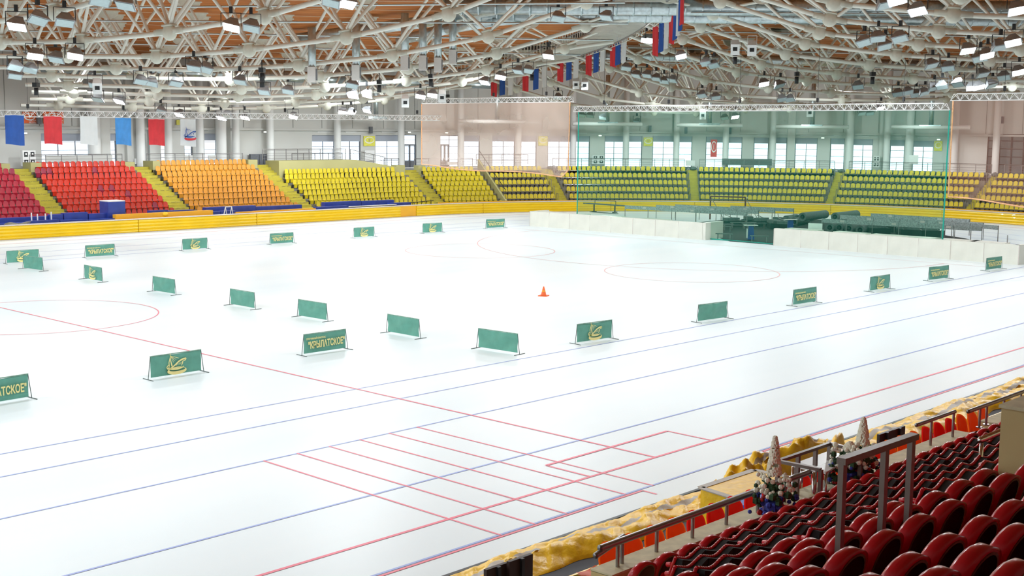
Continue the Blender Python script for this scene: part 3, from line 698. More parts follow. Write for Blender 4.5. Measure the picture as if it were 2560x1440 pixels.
def nth(i):
    if i < len(ORD): return ORD[i]
    w_ = {30: 'thirty', 40: 'forty', 50: 'fifty', 60: 'sixty', 70: 'seventy', 80: 'eighty', 90: 'ninety', 20: 'twenty'}
    t, r = i//10*10, i % 10
    return (w_[t]+'-'+ORD[r]) if r else {30: 'thirtieth', 40: 'fortieth', 50: 'fiftieth', 60: 'sixtieth', 70: 'seventieth'}[t]
onp = [lamp(px, py, True, i+1) for i, (px, py) in enumerate(sorted(ON))]
for i, (px, py) in enumerate(sorted(OFF)): lamp(px, py, False, i+1)
def spot(p, watt, size=.5, ang_=176, col=(.90, .97, 1.), rad=.25, aim=(0, 0, -1)):  # shared by the lit floodlights and the added fill spots
    l = bpy.data.lights.new('floodlight_or_fill_beam', 'SPOT'); l.energy = watt; l.color = col; l.spot_size = math.radians(ang_); l.spot_blend = .25; l.shadow_soft_size = rad
    o = bpy.data.objects.new('floodlight_or_fill_beam', l); COL.objects.link(o); o.location = p
    o.rotation_euler = Vector(aim).to_track_quat('-Z', 'Y').to_euler(); return o
for p in [q for q in onp if q]: spot((p.x, p.y, p.z-.12), LAMP_W)
# added fill spots in regular rows to even the light, without lamp bodies
for x, y, k_ in [(x, y, (1.45 if y < 30 and x < 70 else 1.2 if y < 45 and x < 70 else .92)) for x in range(-52, 116, 14) for y in (24, 40, 56, 72, 88)]+[(x, 12, .55) for x in range(-10, 90, 20)]:
    if math.hypot(max(0, x-XC), y-YC) < 38: spot((x, y, 12.4), FILL_W*k_)
for s_ in range(26, 178, 11): spot((*pu(s_, 40), 8.9), FILL_W*.75)  # added ring of fill spots before the far wall, no lamps modelled

for s_ in range(72, 172, 10):
    x, y = pu(s_, 43.); a_ = PI/2+ang(s_); spot((x, y, 9.6), FILL_W*.33, aim=(math.cos(a_), math.sin(a_), -.1), ang_=165)  # added spots aimed outward to brighten the far wall
# loudspeakers, cameras and small boxes hanging from the trusses
for i, (px, py) in enumerate([(243, 215), (1013, 252), (1105, 240), (1440, 208), (1838, 118), (1880, 120), (1757, 285), (2025, 278), (1462, 210)]):
    p = at_chord(px, py, -.9) or at_z(px, min(py, 280), 10.3)
    o = thing('loudspeaker', 'white angled loudspeaker box hanging below the trusses, %s from the left' % ORD[i+1], 'loudspeaker', p, math.atan2(p.y, p.x)-PI/2, 'loudspeakers under the roof')
    MB().prism([(-.3, -.3, -.45), (.3, -.3, -.45), (.22, .25, -.35), (-.22, .25, -.35)], (0, 0, .8)).build('cabinet', 'white', o, mw=Matrix.Rotation(.5, 4, 'X')); MB().box((0, -.32, -.1), (.3, .03, .34)).build('horn', 'dark', o)
    MB().bar((-.3, 0, .1), (-.3, 0, .8), .03, .03).bar((.3, 0, .1), (.3, 0, .8), .03, .03).bar((-.3, 0, .8), (.3, 0, .8), .03, .03).build('hanging_yoke', 'white', o)
for i, (px, py) in enumerate([(90, 212), (655, 175), (655, 190), (1652, 105), (1838, 135), (1077, 190), (1120, 240), (948, 205), (1992, 185), (2182, 185), (1330, 180)]):
    p = at_chord(px, py, -.6)
    o = thing('effect_light', 'small black stage lamp clamped below the trusses, %s from the left' % ORD[i+1], 'stage lamp', p, .7, 'black stage lamps')
    MB().box((0, 0, 0), (.55, .3, .28)).build('lamp_body', 'dark', o); MB().tube((0, 0, -.2), (0, 0, -.7), .15, 8).build('lamp_barrel', 'dark', o, True); MB().tube((0, 0, .1), (0, 0, .6), .03, 5).build('clamp', 'dark', o)

# ================================================================== FAR STANDS
def rowJ(j): return 41+.8*(j-1), 1.88+.46*(j-1)-.80        # u, tread height: straight rows
def rowI(i): return 40.4+1.17*i, 1.52+.675*i-.80           # rows of the bend
def arc_block(mb, s0, s1, u0, u1, z0, z1, ds=2.):
    n = max(1, int(math.ceil((s1-s0)/ds))) if s1 > XC else 1
    st = sorted(set([s0+(s1-s0)*i/n for i in range(n+1)] + ([XC] if s0 < XC < s1 else [])))
    for p, q in zip(st, st[1:]):
        A, B, C, D = pu(p, u0), pu(q, u0), pu(q, u1), pu(p, u1)
        mb.prism([(A[0], A[1], z0), (B[0], B[1], z0), (C[0], C[1], z0), (D[0], D[1], z0)], (0, 0, z1-z0))
stand = link('grandstand_far', None); stand['kind'] = 'structure'
def terrace(s0, s1, rows, fn, m='riser', back=49.2, topz=None, d=.8):
    for r in rows:
        u, z = fn(r); mb = MB(); arc_block(mb, s0, s1, u-d*.45, u+d*.62, -.2, z); mb.build('terrace_step', m, stand)
    u, z = fn(rows[-1])
SB = [(20, 38.5, 'J', range(0, 9)), (40.0, 45.3, 'J', range(0, 9)), (47.0, 56.2, 'J', range(0, 9)), (57.8, 68.6, 'J', range(0, 9)), (70.2, 84.2, 'J', range(-1, 7)), (85.6, 91.9, 'J', range(-1, 7))]
SI = [(92.2, 98.0), (99.1, 111.9), (112.9, 125.5), (126.4, 139.2), (139.9, 152.), (153.5, 170)]
for s0, s1, _, rr in SB: terrace(s0, s1, list(rr), rowJ)
for s0, s1 in SI: terrace(s0, s1, list(range(0, 5)), rowI, d=1.17)
# aisles: yellow steps, two to a row
def aisle(s0, s1, u0, z0, u1, z1, n):
    for i in range(n):
        mb = MB(); ua = u0+(u1-u0)*i/n; arc_block(mb, s0, s1, ua, ua+(u1-u0)/n+.02, -.2, z0+(z1-z0)*(i+1)/n); mb.build('aisle_step', 'step', stand)
for s0, s1 in ((38.5, 40.0), (45.3, 47.0), (56.2, 57.8)): aisle(s0, s1, 39.6, .45, 47.4, 4.55, 18)
aisle(68.6, 70.2, 39.6, .45, 47.4, 4.55, 18)
aisle(84.2, 85.6, 39.2, .25, 46.3, 3.85, 16)
for (a, b), (c, d) in zip(SI, SI[1:]): aisle(b, c, 39.4, .3, 46.4, 3.85, 18)
# concourse behind the rows, stand front
mb = MB(); arc_block(mb, 20, 69.4, 47.3, 51, 4.3, 4.5); struct('concourse_floor', mb, 'concrete', stand)
mb = MB(); arc_block(mb, 69.4, 175, 46.2, 51, 3.7, 3.85); struct('concourse_floor', mb, 'concrete', stand)
mb = MB(); arc_block(mb, 20, 91.9, 39.1, 39.3, 0, .5); mb.build('stand_front', 'step', stand)
mb = MB(); arc_block(mb, 84, 175, 38.7, 38.9, 0, .95); mb.build('stand_front', 'pad_orange', stand)
# cheek walls beside the aisle heads
for s0, s1, u0, u1, z0, z1 in ((44.6, 45.3, 46.6, 48, 3.5, 5.0), (47.0, 47.9, 46.6, 48, 3.5, 5.05), (55.3, 56.2, 46.6, 48, 3.5, 5.0), (57.8, 58.5, 46.4, 48, 3.5, 5.05), (67.6, 68.6, 46.4, 48, 3.5, 5.05), (83.3, 84.2, 45.4, 46.4, 3., 4.35), (85.6, 86.3, 45.4, 46.4, 3., 4.3)):
    mb = MB(); arc_block(mb, s0, s1, u0, u1, z0, z1); mb.build('cheek_wall', 'olive', stand)
mb = MB(); arc_block(mb, 70.2, 79.0, 45.3, 47.4, 1., 4.95); mb.build('cheek_wall', 'olive', stand)
a0, a1 = pu(79.0, 45.3), pu(83.3, 45.3)
mb = MB(); mb.prism([(a0[0], a0[1], 3.), (a1[0], a1[1], 3.), (a1[0], a1[1], 4.2), (a0[0], a0[1], 4.95)], (0, 1.2, 0)); mb.build('cheek_wall', 'olive', stand)
# sloping side wall with rail by the bend
A, B = pu(91.95, 39.3), pu(91.95, 46.4); off = Vector((B[1]-A[1], -(B[0]-A[0]), 0)).normalized()*.22
mb = MB(); mb.prism([(A[0], A[1], 0), (B[0], B[1], 0), (B[0], B[1], 4.9), (A[0], A[1], .95)], off); mb.build('cheek_wall', 'olive', stand)
# row numbers painted on the aisle steps
for s, n0 in ((46.15, 0), (57.0, 0), (69.4, 0), (84.9, -1)):
    for k_ in range(7):
        j = n0+1+k_; u, z = rowJ(j)
        me = fit_mesh(text_mesh('ряд %d мест' % (k_+(4 if n0 == 0 else 2)), .2, 'blackprint', 'row_number'), .95, .11)
        x, y = pu(s, u-.30); link('row_number', me, stand, mw=Matrix.Translation((x, y, z+.24)) @ Matrix.Rotation(ang(s), 4, 'Z') @ Matrix.Rotation(PI*.28, 4, 'X'))

# stadium seats of the far stands
def seat_mesh(m):
    mb = MB(); n = 8
    def back(u, v): x = (u-.5)*.41*(1-.16*max(0, v-.72)/.28*1.6); return (x, .02+.06*v+.03*math.cos((u-.5)*PI)*1.2, .36+.46*v-(.05*abs(2*u-1)**3 if v > .99 else 0))
    mb.grid(back, 6, 5); k = len(mb.v); mb.grid(lambda u, v: tuple(Vector(back(u, v))+Vector((0, .035, 0))), 6, 5)
    mb.grid(lambda u, v: ((u-.5)*(.40-.06*v), -.07-.05*(1-v)+.02*math.cos((u-.5)*PI), .40-.34*v+.05*math.sin(v*PI)), 4, 3)   # folded pan
    mb.grid(lambda u, v: ((u-.5)*(.40-.06*v), -.03-.05*(1-v), .40-.34*v), 4, 3)
    mb.box((0, .0, .38), (.42, .14, .05))
    return mb.mesh('stadium_seat_shell', m, True)
BRKT = MB().box((-.245, .03, .24), (.075, .24, .28)).box((-.23, .06, .05), (.04, .06, .14)).mesh('seat_bracket', 'dark')  # black bracket enlarged so the gaps between seats read dark
def bend_mesh():
    mb = MB(); back = lambda u, v: ((u-.5)*.40*(1-.16*max(0, v-.72)/.28*1.6), .02+.06*v+.03*math.cos((u-.5)*PI)*1.2, .38+.43*v-(.05*abs(2*u-1)**3 if v > .99 else 0))
    mb.grid(back, 5, 4); mb.grid(lambda u, v: tuple(Vector(back(u, v))+Vector((0, .035, 0))), 5, 4)
    mb.box((0, -.12, .37), (.40, .30, .05)); return mb.mesh('bend_seat', 'yellow', True)
BEND = bend_mesh()
SM = {m: seat_mesh(m) for m in ('red', 'crimson', 'maroon', 'orange', 'yellow')}
rs = random.Random(5); n_yellow = 0; stuff_seats = []
CN = {'red': 'red', 'crimson': 'crimson', 'maroon': 'dark maroon', 'orange': 'amber', 'yellow': 'yellow'}
def far_seat(m, s, u, z, lab, grp):
    x, y = pu(s, u)
    o = thing('stadium_seat', lab, 'seat', (x, y, z), ang(s), grp)
    link('seat_shell', SM[m], o); link('seat_bracket', BRKT, o)
    return o
n_single = 0; REST = []
def block(name, base, s0, s1, rows, fn, starts=None):
    global n_single
    rows = list(rows)
    for q, r in enumerate(rows):
        u, z = fn(r); a, b = (starts or {}).get(r, (s0, s1)); n = int(round((b-a)/.5))+1
        for i in range(n):
            m = base
            if base == 'red' and ((r == 7 and i in (0, 1, 2, 10)) or (r == 4 and i in (8, 10)) or (r == 3 and i == 12) or (r == 1 and i == 15)): m = 'maroon'
            if base == 'crimson' and r == 7 and i == n-1: m = 'maroon'
            n_single += 1
            if n_single > 300: REST.append((m, a+(b-a)*i/(n-1), u, z)); continue
            far_seat(m, a+(b-a)*i/(n-1), u, z, '%s plastic seat, %s row up, %s from left, %s' % (CN[m], ORD[q+1], ORD[i+1], name), 'seats of '+name)
block('far left block', 'crimson', 40.2, 45.1, range(0, 9), rowJ, {8: (42.4, 44.4), 0: (40.7, 45.1)})
block('big red block', 'red', 47.3, 55.7, range(0, 9), rowJ, {8: (47.64, 55.13), 7: (47.18, 55.53), 0: (47.5, 55.8)})
block('amber block', 'orange', 58.1, 68.0, range(0, 9), rowJ, {8: (58.5, 67.3), 7: (57.95, 67.7), 0: (58.4, 68.3)})
block('yellow block under wall', 'yellow', 70.6, 83.4, range(1, 7), rowJ, {6: (70.86, 82.73), 5: (70.3, 83.3)})
block('yellow block by sloping wall', 'yellow', 85.8, 91.2, range(0, 7), rowJ, {6: (86.0, 90.8)})
src = SM['yellow']; SV = [tuple(v.co) for v in src.vertices]; SF = [tuple(p.vertices) for p in src.polygons]
EV = [tuple(v.co) for v in BEND.vertices]; EF = [tuple(p.vertices) for p in BEND.polygons]
BV = [tuple(v.co) for v in BRKT.vertices]; BF = [tuple(p.vertices) for p in BRKT.polygons]
mb, bb = MB(), MB()
def bulk_seat(s, u, z, bend=False):
    x0, y0 = pu(s, u); a_ = ang(s); c, sn = math.cos(a_), math.sin(a_)
    for V, F_, T in (((EV, EF, mb) if bend else (SV, SF, mb)), (BV, BF, bb)):
        k = len(T.v); T.v += [(x0+x*c-y*sn, y0+x*sn+y*c, z+zz) for x, y, zz in V]; T.f += [tuple(k+i for i in f) for f in F_]
for a, b in ((92.5, 97.6), (99.6, 111.5), (113.2, 125.1), (126.7, 138.7), (140.3, 151.6), (153.7, 165)):
    for r in range(5):
        u, z = rowI(r); n = int(round((b-a)/.477))+1
        for i in range(n): bulk_seat(a+(b-a)*i/(n-1), u, z, True)
for r in (-1, 0):
    u, z = rowJ(r); n = 26
    for i in range(n): bulk_seat(70.8+12.9*i/(n-1), u, z)
u, z = rowJ(-1)
for i in range(11): bulk_seat(86.3+5.2*i/10, u, z)
for m, s_, u, z in REST:
    if m == 'yellow': bulk_seat(s_, u, z)
ny = len(mb.f)
for m, s_, u, z in REST:
    if m == 'orange': bulk_seat(s_, u, z)
me = mb.mesh('stadium_seats', 'yellow', True); me.materials.append(M['orange'])
me.polygons.foreach_set('material_index', [0]*ny+[1]*(len(me.polygons)-ny))
so = link('stadium_seats', me, label='many amber and yellow plastic seats along the far stand and round the bend', cat='seats', kind='stuff')
bb.build('seat_gap_brackets', 'dark', so, kind='stuff')
# rails in front of the rows of the bend
rr = thing('row_rails', 'grey tubular rails between the seat rows of the bend', 'railing')
for a, b in SI[:5]:
    for r in range(5):
        u, z = rowI(r); mb = MB(); uu = u-.42
        pts = [(*pu(a+.2+(b-a-.4)*i/10, uu), z+.30) for i in range(11)]; mb.path(pts, .03, 5)
        s = a+.3
        while s < b: x, y = pu(s, uu-.1); mb.tube((x, y, z-.25), (x, y, z+.62), .022, 5); s += 1.0
        mb.build('row_rail', 'rail', rr)
    for sx in (a-.05, b+.05):
        mb = MB()
        for r in range(5):
            u, z = rowI(r); p = [(*pu(sx, u-.3), z-.2), (*pu(sx, u-.3), z+.85), (*pu(sx, u+.25), z+.85), (*pu(sx, u+.25), z-.1)]; mb.path(p, .028, 5)
        mb.build('aisle_hoop', 'rail', rr)

# balustrades along the concourse
def balustrade(s0, s1, u, z, label, h=1.05, bars=4, step=1.4, m='rail', slope=0.):
    o = thing('balustrade', label, 'railing'); n = max(1, int(round((s1-s0)/step)))
    zz = lambda s: z+slope*(s-s0)
    for r_, zz_ in [(.032, h)]+[(.014, .18+(h-.3)*j/(bars-1)) for j in range(bars)]:
        m2 = max(2, int((s1-s0)/1.)+1); MB().path([(*pu(s0+(s1-s0)*i/m2, u), zz(s0+(s1-s0)*i/m2)+zz_) for i in range(m2+1)], r_, 5).build('handrail' if zz_ == h else 'rail_bar', m, o)
    for i in range(n+1):
        s = s0+(s1-s0)*i/n; x, y = pu(s, u); MB().box((x, y, zz(s)+h/2), (.05, .05, h), ang(s)).build('post', m, o)
    return o
balustrade(30, 44.6, 47.6, 4.55, 'grey steel balustrade above the crimson block')
balustrade(47.4, 55.6, 47.6, 4.6, 'grey steel balustrade above the big red block')
balustrade(57.9, 67.8, 47.6, 4.6, 'grey steel balustrade above the amber block')
balustrade(69.6, 79.0, 47.0, 4.95, 'grey steel balustrade on the olive wall above the yellow block')
balustrade(79.0, 82.6, 46.2, 4.9, 'sloping balustrade beside the stairs at the end of the olive wall', slope=-.22)
balustrade(74.0, 79.5, 48.4, 4.5, 'second balustrade standing behind the one on the olive wall')
balustrade(82.7, 84.2, 46.6, 3.95, 'short balustrade right of the sloping one', step=1.)
balustrade(85.7, 91.5, 46.5, 3.95, 'balustrade behind the pink net above the yellow seats')
balustrade(91.9, 96.9, 46.6, 4.35, 'balustrade right of the sloping wall behind the pink net')
for (a, b), nm in zip(SI[1:6], ('left part of the green net', 'middle of the green net', 'right part of the green net', 'right hand pink net', 'far right of the bend')):
    balustrade(a+.2, b-.2, 46.6, 3.95, 'grey steel balustrade seen behind the %s' % nm, m='rail')
# handrail down the sloping wall
A, B = Vector((*pu(92.1, 39.6), 2.0)), Vector((*pu(92.1, 46.4), 5.8))
hr = thing('sloping_handrail', 'dark handrail sloping down the wall at the end of the yellow block', 'railing')
MB().tube(A, B, .035, 6).build('handrail', 'dark', hr)
for i in range(6): p = A.lerp(B, i/5); MB().tube(p, p-Vector((0, 0, .95)), .02, 5).build('post', 'dark', hr)
# screens, boxes and cupboards on the concourse
def cbox(px0, py0, px1, py1, u, m, name, label, cat, depth=.3, extra=None):
    s0, z0 = at_u(px0, py1, u); s1, z1 = at_u(px1, py0, u); sm = (s0+s1)/2; A, B = pu(s0, u), pu(s1, u); W = math.hypot(B[0]-A[0], B[1]-A[1])
    x, y = pu(sm, u)
    o = thing(name, label, cat, (x, y, z0), math.atan2(B[1]-A[1], B[0]-A[0]))
    MB().box((0, 0, (z1-z0)/2), (W, depth, z1-z0)).build('body', m, o)
    if extra: extra(o, W, z1-z0, depth)
    return o
def cb_extra(o, W, h, d):
    for x in (-.25, .25):
        for z in (.25, .75): MB().box((x*W, -d/2-.01, z*h), (W*.28, .03, h*.3)).build('framed_notice', 'dark', o); MB().box((x*W, -d/2-.03, z*h+.03), (W*.12, .01, h*.12)).build('notice_symbol', 'white', o)
cbox(55, 376, 86, 415, 48.9, 'white', 'equipment_cupboard', 'white cupboard with four dark notices on the left concourse', 'cupboard', .4, cb_extra)
cbox(1480, 388, 1510, 410, 49.9, 'duct_white', 'equipment_cupboard', 'pale cupboard with four dark notices behind the green net', 'cupboard', .4, cb_extra)
cbox(2184, 390, 2200, 418, 49.9, 'duct_white', 'equipment_cupboard', 'pale cupboard on the concourse behind the right of the green net', 'cupboard', .4, cb_extra)
cbox(114, 387, 280, 409, 49.3, 'wall', 'screen_panel', 'long grey screen standing on the left concourse', 'screen', .1)
cbox(461, 388, 481, 404, 49.5, 'wall', 'stored_board', 'grey board stored behind the amber seats, left one', 'board', .1)
cbox(521, 388, 541, 408, 49.5, 'wall', 'stored_board', 'grey board stored behind the amber seats, right one', 'board', .1)
cbox(335, 396, 361, 410, 50.5, 'duct_white', 'low_cabinet', 'low white cabinet below the window behind the aisle head', 'cabinet', .4)
cbox(625, 385, 667, 412, 50.6, 'doorm', 'steel_cupboard', 'dark grey steel double door at the head of the amber aisle', 'cupboard', .3, lambda o, W, h, d: [MB().box((x, -d/2-.01, h/2), (.03, .02, h*.9)).build('joint', 'dark', o) for x in (0, W*.25)])
cbox(2272, 388, 2296, 410, 47.6, 'duct_white', 'notice_board', 'grey board on two legs behind the right end of the green net', 'board', .06)
cbox(1715, 401, 1737, 414, 49.3, 'duct_white', 'low_cabinet', 'low pale cabinet at the head of the middle green aisle', 'cabinet', .6)
cbox(1805, 398, 1930, 412, 48.6, 'roll', 'stacked_tables', 'long dark stack of folded tables behind the green net', 'tables', .8)
cbox(1118, 405, 1146, 412, 50.2, 'duct_white', 'radiator', 'low radiator under the windows behind the pink net', 'radiator', .2)
cbox(912, 376, 936, 402, 50.8, 'white', 'wall_panel', 'pale access door below the yellow sign', 'panel', .08)
# dark stacked chairs behind the top row of the bend
sc_ = MB(); 
for s in [x*.9 for x in range(int(99.5/.9), int(150/.9))]:
    x, y = pu(s, 46.15); sc_.blob((x, y, 4.0), .42, 8, 4, .5)
sc_.build('covered_chairs', 'roll', None, True, label='row of dark rounded chair backs behind the top yellow seats', cat='chairs', kind='stuff')

# signs on the wall
def wsign(px0, py0, px1, py1, m, label, txt=None, u=50.9, ell=True, lines=(), tc='white', name='sector_sign'):
    s0, z0 = at_u(px0, py1, u); s1, z1 = at_u(px1, py0, u); A, B = pu(s0, u), pu(s1, u); W = math.hypot(B[0]-A[0], B[1]-A[1]); h = z1-z0
    o = thing(name, label, 'sign', ((A[0]+B[0])/2, (A[1]+B[1])/2, z0), math.atan2(B[1]-A[1], B[0]-A[0]))
    MB().box((0, 0, h/2), (W, .05, h)).build('sign_board', m, o)
    R_ = Matrix.Rotation(PI/2, 4, 'X')
    if ell:
        e = MB(); crescent(e, 0, .08*h, W*.42, h*.33, W*.36, h*.25, .02, .02); e.build('printed_ring', tc, o, mw=Matrix.Translation((0, -.032, h/2)) @ R_)
    if txt: link('printed_number', fit_mesh(text_mesh(txt, 1, tc if m != 'sign_yellow' else 'olive', 'printed_number', .02), W*.13*len(txt), h*.30), o, mw=Matrix.Translation((0, -.034, h*.58)) @ R_)
    for i, t in enumerate(lines): link('printed_words', fit_mesh(text_mesh(t, 1, tc, 'printed_words', .02), W*.5, h*.12), o, mw=Matrix.Translation((W*.2, -.034, h*(.24-.17*i))) @ R_)
    return o
wsign(57, 280, 90, 308, 'sign_orange', 'orange square sector sign on the wall behind the blue flag', '6', lines=('СЕКТОР', 'SECTOR'))
wsign(108, 280, 158, 309, 'sign_orange', 'orange sector sign half hidden by the dull red flag', '7', lines=('СЕКТОР', 'SECTOR'))
wsign(441, 300, 449, 312, 'sign_yellow', 'small yellow sign beside the white emblem flag', None, ell=False)
wsign(909, 340, 937, 365, 'sign_yellow', 'yellow sector sign with the number 8', '8')
wsign(1346, 341, 1369, 364, 'sign_yellow', 'yellow sector sign behind the pink net', '9')
wsign(1609, 344, 1632, 365, 'sign_yellow', 'yellow sector sign behind the left of the green net', '10')
wsign(2335, 353, 2356, 377, 'sign_yellow', 'yellow sector sign at the right end of the green net', '11')
wsign(1776, 349, 1793, 392, 'flag_red', 'tall red banner in a window behind the green net', 'К', u=50.6, lines=(), name='window_banner')
for px, py, wh in ((62, 333, 'behind the blue flag'), (662, 330, 'at the head of the amber aisle'), (1023, 331, 'over the glazed double door'), (1116, 332, 'behind the left of the pink net'), (1500, 339, 'behind the left of the green net'), (2057, 345, 'behind the middle of the green net'), (2347, 349, 'above the last yellow sign')):
    s, z = at_u(px, py, 50.8); x, y = pu(s, 50.8)
    o = thing('emergency_light', 'small lit emergency light '+wh, 'light', (x, y, z), ang(s), 'emergency lights on the far wall'); MB().box((0, 0, 0), (.4, .15, .16)).build('lamp_case', 'white', o); MB().box((0, -.08, 0), (.3, .02, .1)).build('lamp_face', emit('emergency_glow', (.9, 1, .85), 3) if 'emergency_glow' not in bpy.data.materials else bpy.data.materials['emergency_glow'], o)
bpy.context.view_layer.update()
# small things on the wall
for i, (px, py) in enumerate([(97, 300), (927, 325), (1625, 322), (2505, 300), (1715, 326), (1825, 327)]):
    s, z = at_u(px, py, 50.6); x, y = pu(s, 50.6); o = thing('wall_speaker', 'small dark loudspeaker bracketed high on the far wall, %s from the left' % ORD[[1, 2, 3, 6, 4, 5][i]], 'loudspeaker', (x, y, z), ang(s), 'small wall speakers'); MB().box((0, 0, 0), (.3, .3, .7)).build('cabinet', 'doorm', o); MB().box((0, .2, 0), (.08, .3, .08)).build('bracket', 'dark', o)

# ================================================================== YELLOW PADS ROUND THE TRACK
pads = thing('crash_pads', 'continuous ribbed yellow crash padding round the outside of the track', 'padding')
prof = [(0, 0)]; NB = 4; PH = 1.0
for b in range(NB):
    for i in range(1, 5): t = i/4; prof.append((-.10*math.sin(PI*t)-.0, PH*(b+t)/NB))
def pad(s0, s1, m, pf, uo=35.2, th=.45, name='pad_section'):
    mb = MB(); n = max(1, int((s1-s0)/1.2)) if s1 > XC else 1; P2 = pf+[(th, pf[-1][1]), (th, 0)]
    st = [s0+(s1-s0)*i/n for i in range(n+1)]
    k = len(mb.v)
    for s in st:
        for du, z in P2: x, y = pu(s, uo+du); mb.v.append((x, y, z+.01))
    m_ = len(P2)
    for i in range(n):
        for j in range(m_): j2 = (j+1) % m_; mb.f.append((k+i*m_+j, k+i*m_+j2, k+(i+1)*m_+j2, k+(i+1)*m_+j))
    mb.f += [tuple(k+i for i in range(m_)), tuple(k+n*m_+i for i in range(m_))[::-1]]
    return mb.build(name, m, pads)
g0, g1 = at_u(1001, 530, 35.2)[0], at_u(1040, 530, 35.2)[0]; j0 = at_u(345, 560, 35.2)[0]
cuts = [-20, 0, 20, 36, j0, 60.5, g0]
for a, b in zip(cuts, cuts[1:]): pad(a+.03, b-.03, 'pad', prof)
pad(g0, g1, 'pad_orange', [(0, 0), (0, PH)])
cuts = [g1, 87, at_u(1527, 520, 35.2)[0], 112, at_u(2077, 520, 35.2)[0], at_u(2355, 540, 35.2)[0], 150, 165, 185]
for a, b in zip(cuts, cuts[1:]): pad(a+.02, b-.02, 'pad', prof)
for a, b in ((-20, g1), (g1, 185)):
    mb = MB(); arc_block(mb, a, b, 35.13, 35.7, PH+.01, PH+.06, 1.5); mb.build('top_strip', 'strip', pads)
mb = MB(); arc_block(mb, -20, 185, 35.02, 35.16, 0, .06, 1.5); mb.build('base_strip', 'strip', pads)
# second row of pads behind: blue boxes and loose yellow mats
def ybox(px0, py0, px1, py1, Y, m, name, label, cat, depth=.5, top=None, grp=None, tz=None):
    a, b = at_y(px0, py0, Y), at_y(px1, py1, Y); z0 = min(a.z, b.z); z1 = max(a.z, b.z)
    z0 = max(0.02, z0 if tz is None else tz)
    o = thing(name, label, cat, ((a.x+b.x)/2, Y+depth/2, z0), 0, grp)
    MB().box((0, 0, (z1-z0)/2), (b.x-a.x, depth, z1-z0)).build('cushion', m, o)
    if top: MB().box((0, 0, z1-z0+.04), (b.x-a.x, depth, .07)).build('top_sheet', top, o)
    return o
BL = [(-20, 547, 122, 575, 88.6), (-20, 560, 70, 580, 87.4), (70, 553, 150, 578, 87.4), (151, 551, 222, 576, 87.4), (223, 549, 292, 574, 87.4), (126, 537, 158, 556, 88.3), (160, 533, 220, 556, 88.3), (222, 535, 272, 556, 88.3), (376, 527, 420, 545, 88.2), (515, 519, 640, 535, 88.6), (640, 517, 755, 532, 88.6), (533, 529, 551, 545, 87.4), (552, 528, 590, 543, 87.4), (792, 518, 872, 530, 87.4), (812, 506, 903, 523, 88.8), (904, 503, 985, 521, 88.8), (976, 508, 1028, 522, 88.2)]
for i, (a, b, c, d, Y) in enumerate(sorted(BL)):
    ybox(a, b, c, d, Y, 'blue', 'crash_mat', 'blue vinyl crash mat behind the yellow pads, %s from the left' % ORD[i+1], 'crash mat', grp='blue crash mats behind the pads', tz=.3)
ybox(270, 505, 314, 545, 88.0, 'blue', 'crash_mat', 'tall blue crash mat box with a white top in front of the red seats', 'crash mat', 1.3, 'white', tz=.3)
o = ybox(422, 527, 485, 545, 88.0, 'blue', 'sloping_panel_box', 'blue box with a sloping white notice panel in front of the aisle', 'box', .6, tz=.3)
for i in range(4): MB().prism([(-1.15+i*.58, -.32, .75+.01), (-.70+i*.58, -.32, .76), (-.70+i*.58, .2, 1.0), (-1.15+i*.58, .2, 1.0)], (0, .01, .02)).build('notice_sheet', 'white' if i % 2 else 'strip', o)
for i, (a, b, c, d) in enumerate([(290, 537, 533, 552), (590, 531, 640, 545), (640, 528, 790, 545)]):
    ybox(a, b, c, d, 87.2, 'pad_orange', 'folded_mat', 'folded orange-yellow mat lying behind the ribbed pads, %s from the left' % ORD[i+1], 'mat', grp='orange mats behind the pads', tz=.3)
o = thing('mat_bundle', 'crumpled yellow bundle on top of the orange mat', 'bundle', at_y(412, 536, 87.3)); MB().blob((0, 0, 0), .3, 7, 4, .7).blob((.9, .1, -.02), .18, 6, 4, .6).build('cloth_lump', 'tarp', o)
o = thing('plastic_sheet', 'rumpled white sheet lying over the blue mats at far left', 'sheet', at_y(46, 560, 87.1)); MB().grid(lambda u, v: ((u-.5)*1.9, .3*v, .10-.34*v*(.4+.6*math.sin(u*PI))+.06*math.sin(u*9)), 10, 4).build('sheet', 'white', o, True)
o = thing('white_barrier', 'small white post barrier in front of the aisle at far left', 'barrier', at_y(104, 552, 87.9)); o.location.z = .9
for x in (-.75, -.3, .3, .75): MB().box((x, 0, .35), (.07, .07, 1.0 if abs(x) > .5 else .8)).build('post', 'white', o)
MB().box((0, 0, .2), (1.5, .05, .07)).build('cross_bar', 'white', o)
o = thing('step_ladder', 'white frame step ladder leaning behind the yellow pads', 'ladder', at_y(571, 541, 87.0)); o.location.z = .35
lm = MB()
for x in (-.35, .25): lm.tube((x-.25, 0, 0), (x+.15, .1, 1.25), .035, 5).tube((x+.15, .1, 1.25), (x+.5, .3, 0), .035, 5)
lm.tube((-.2, .1, 1.25), (.4, .1, 1.25), .035, 5).tube((-.35, .05, .6), (.3, .05, .6), .03, 5); lm.build('ladder_frame', 'white', o)
o = thing('table_frame', 'white tubular table frame behind the mats in front of the red seats', 'frame', at_y(346, 540, 88.2)); o.location.z = .3
fm = MB().bar((-1.1, 0, .95), (1.1, 0, .95), .08, .05)
for x in (-1.1, 0, 1.1): fm.bar((x, 0, 0), (x, 0, .95), .05, .05)
fm.build('frame', 'white', o)
o = thing('low_rail', 'dark low rail in front of the yellow seats', 'railing', at_y(1060, 517, 88.)); o.location.z = .4
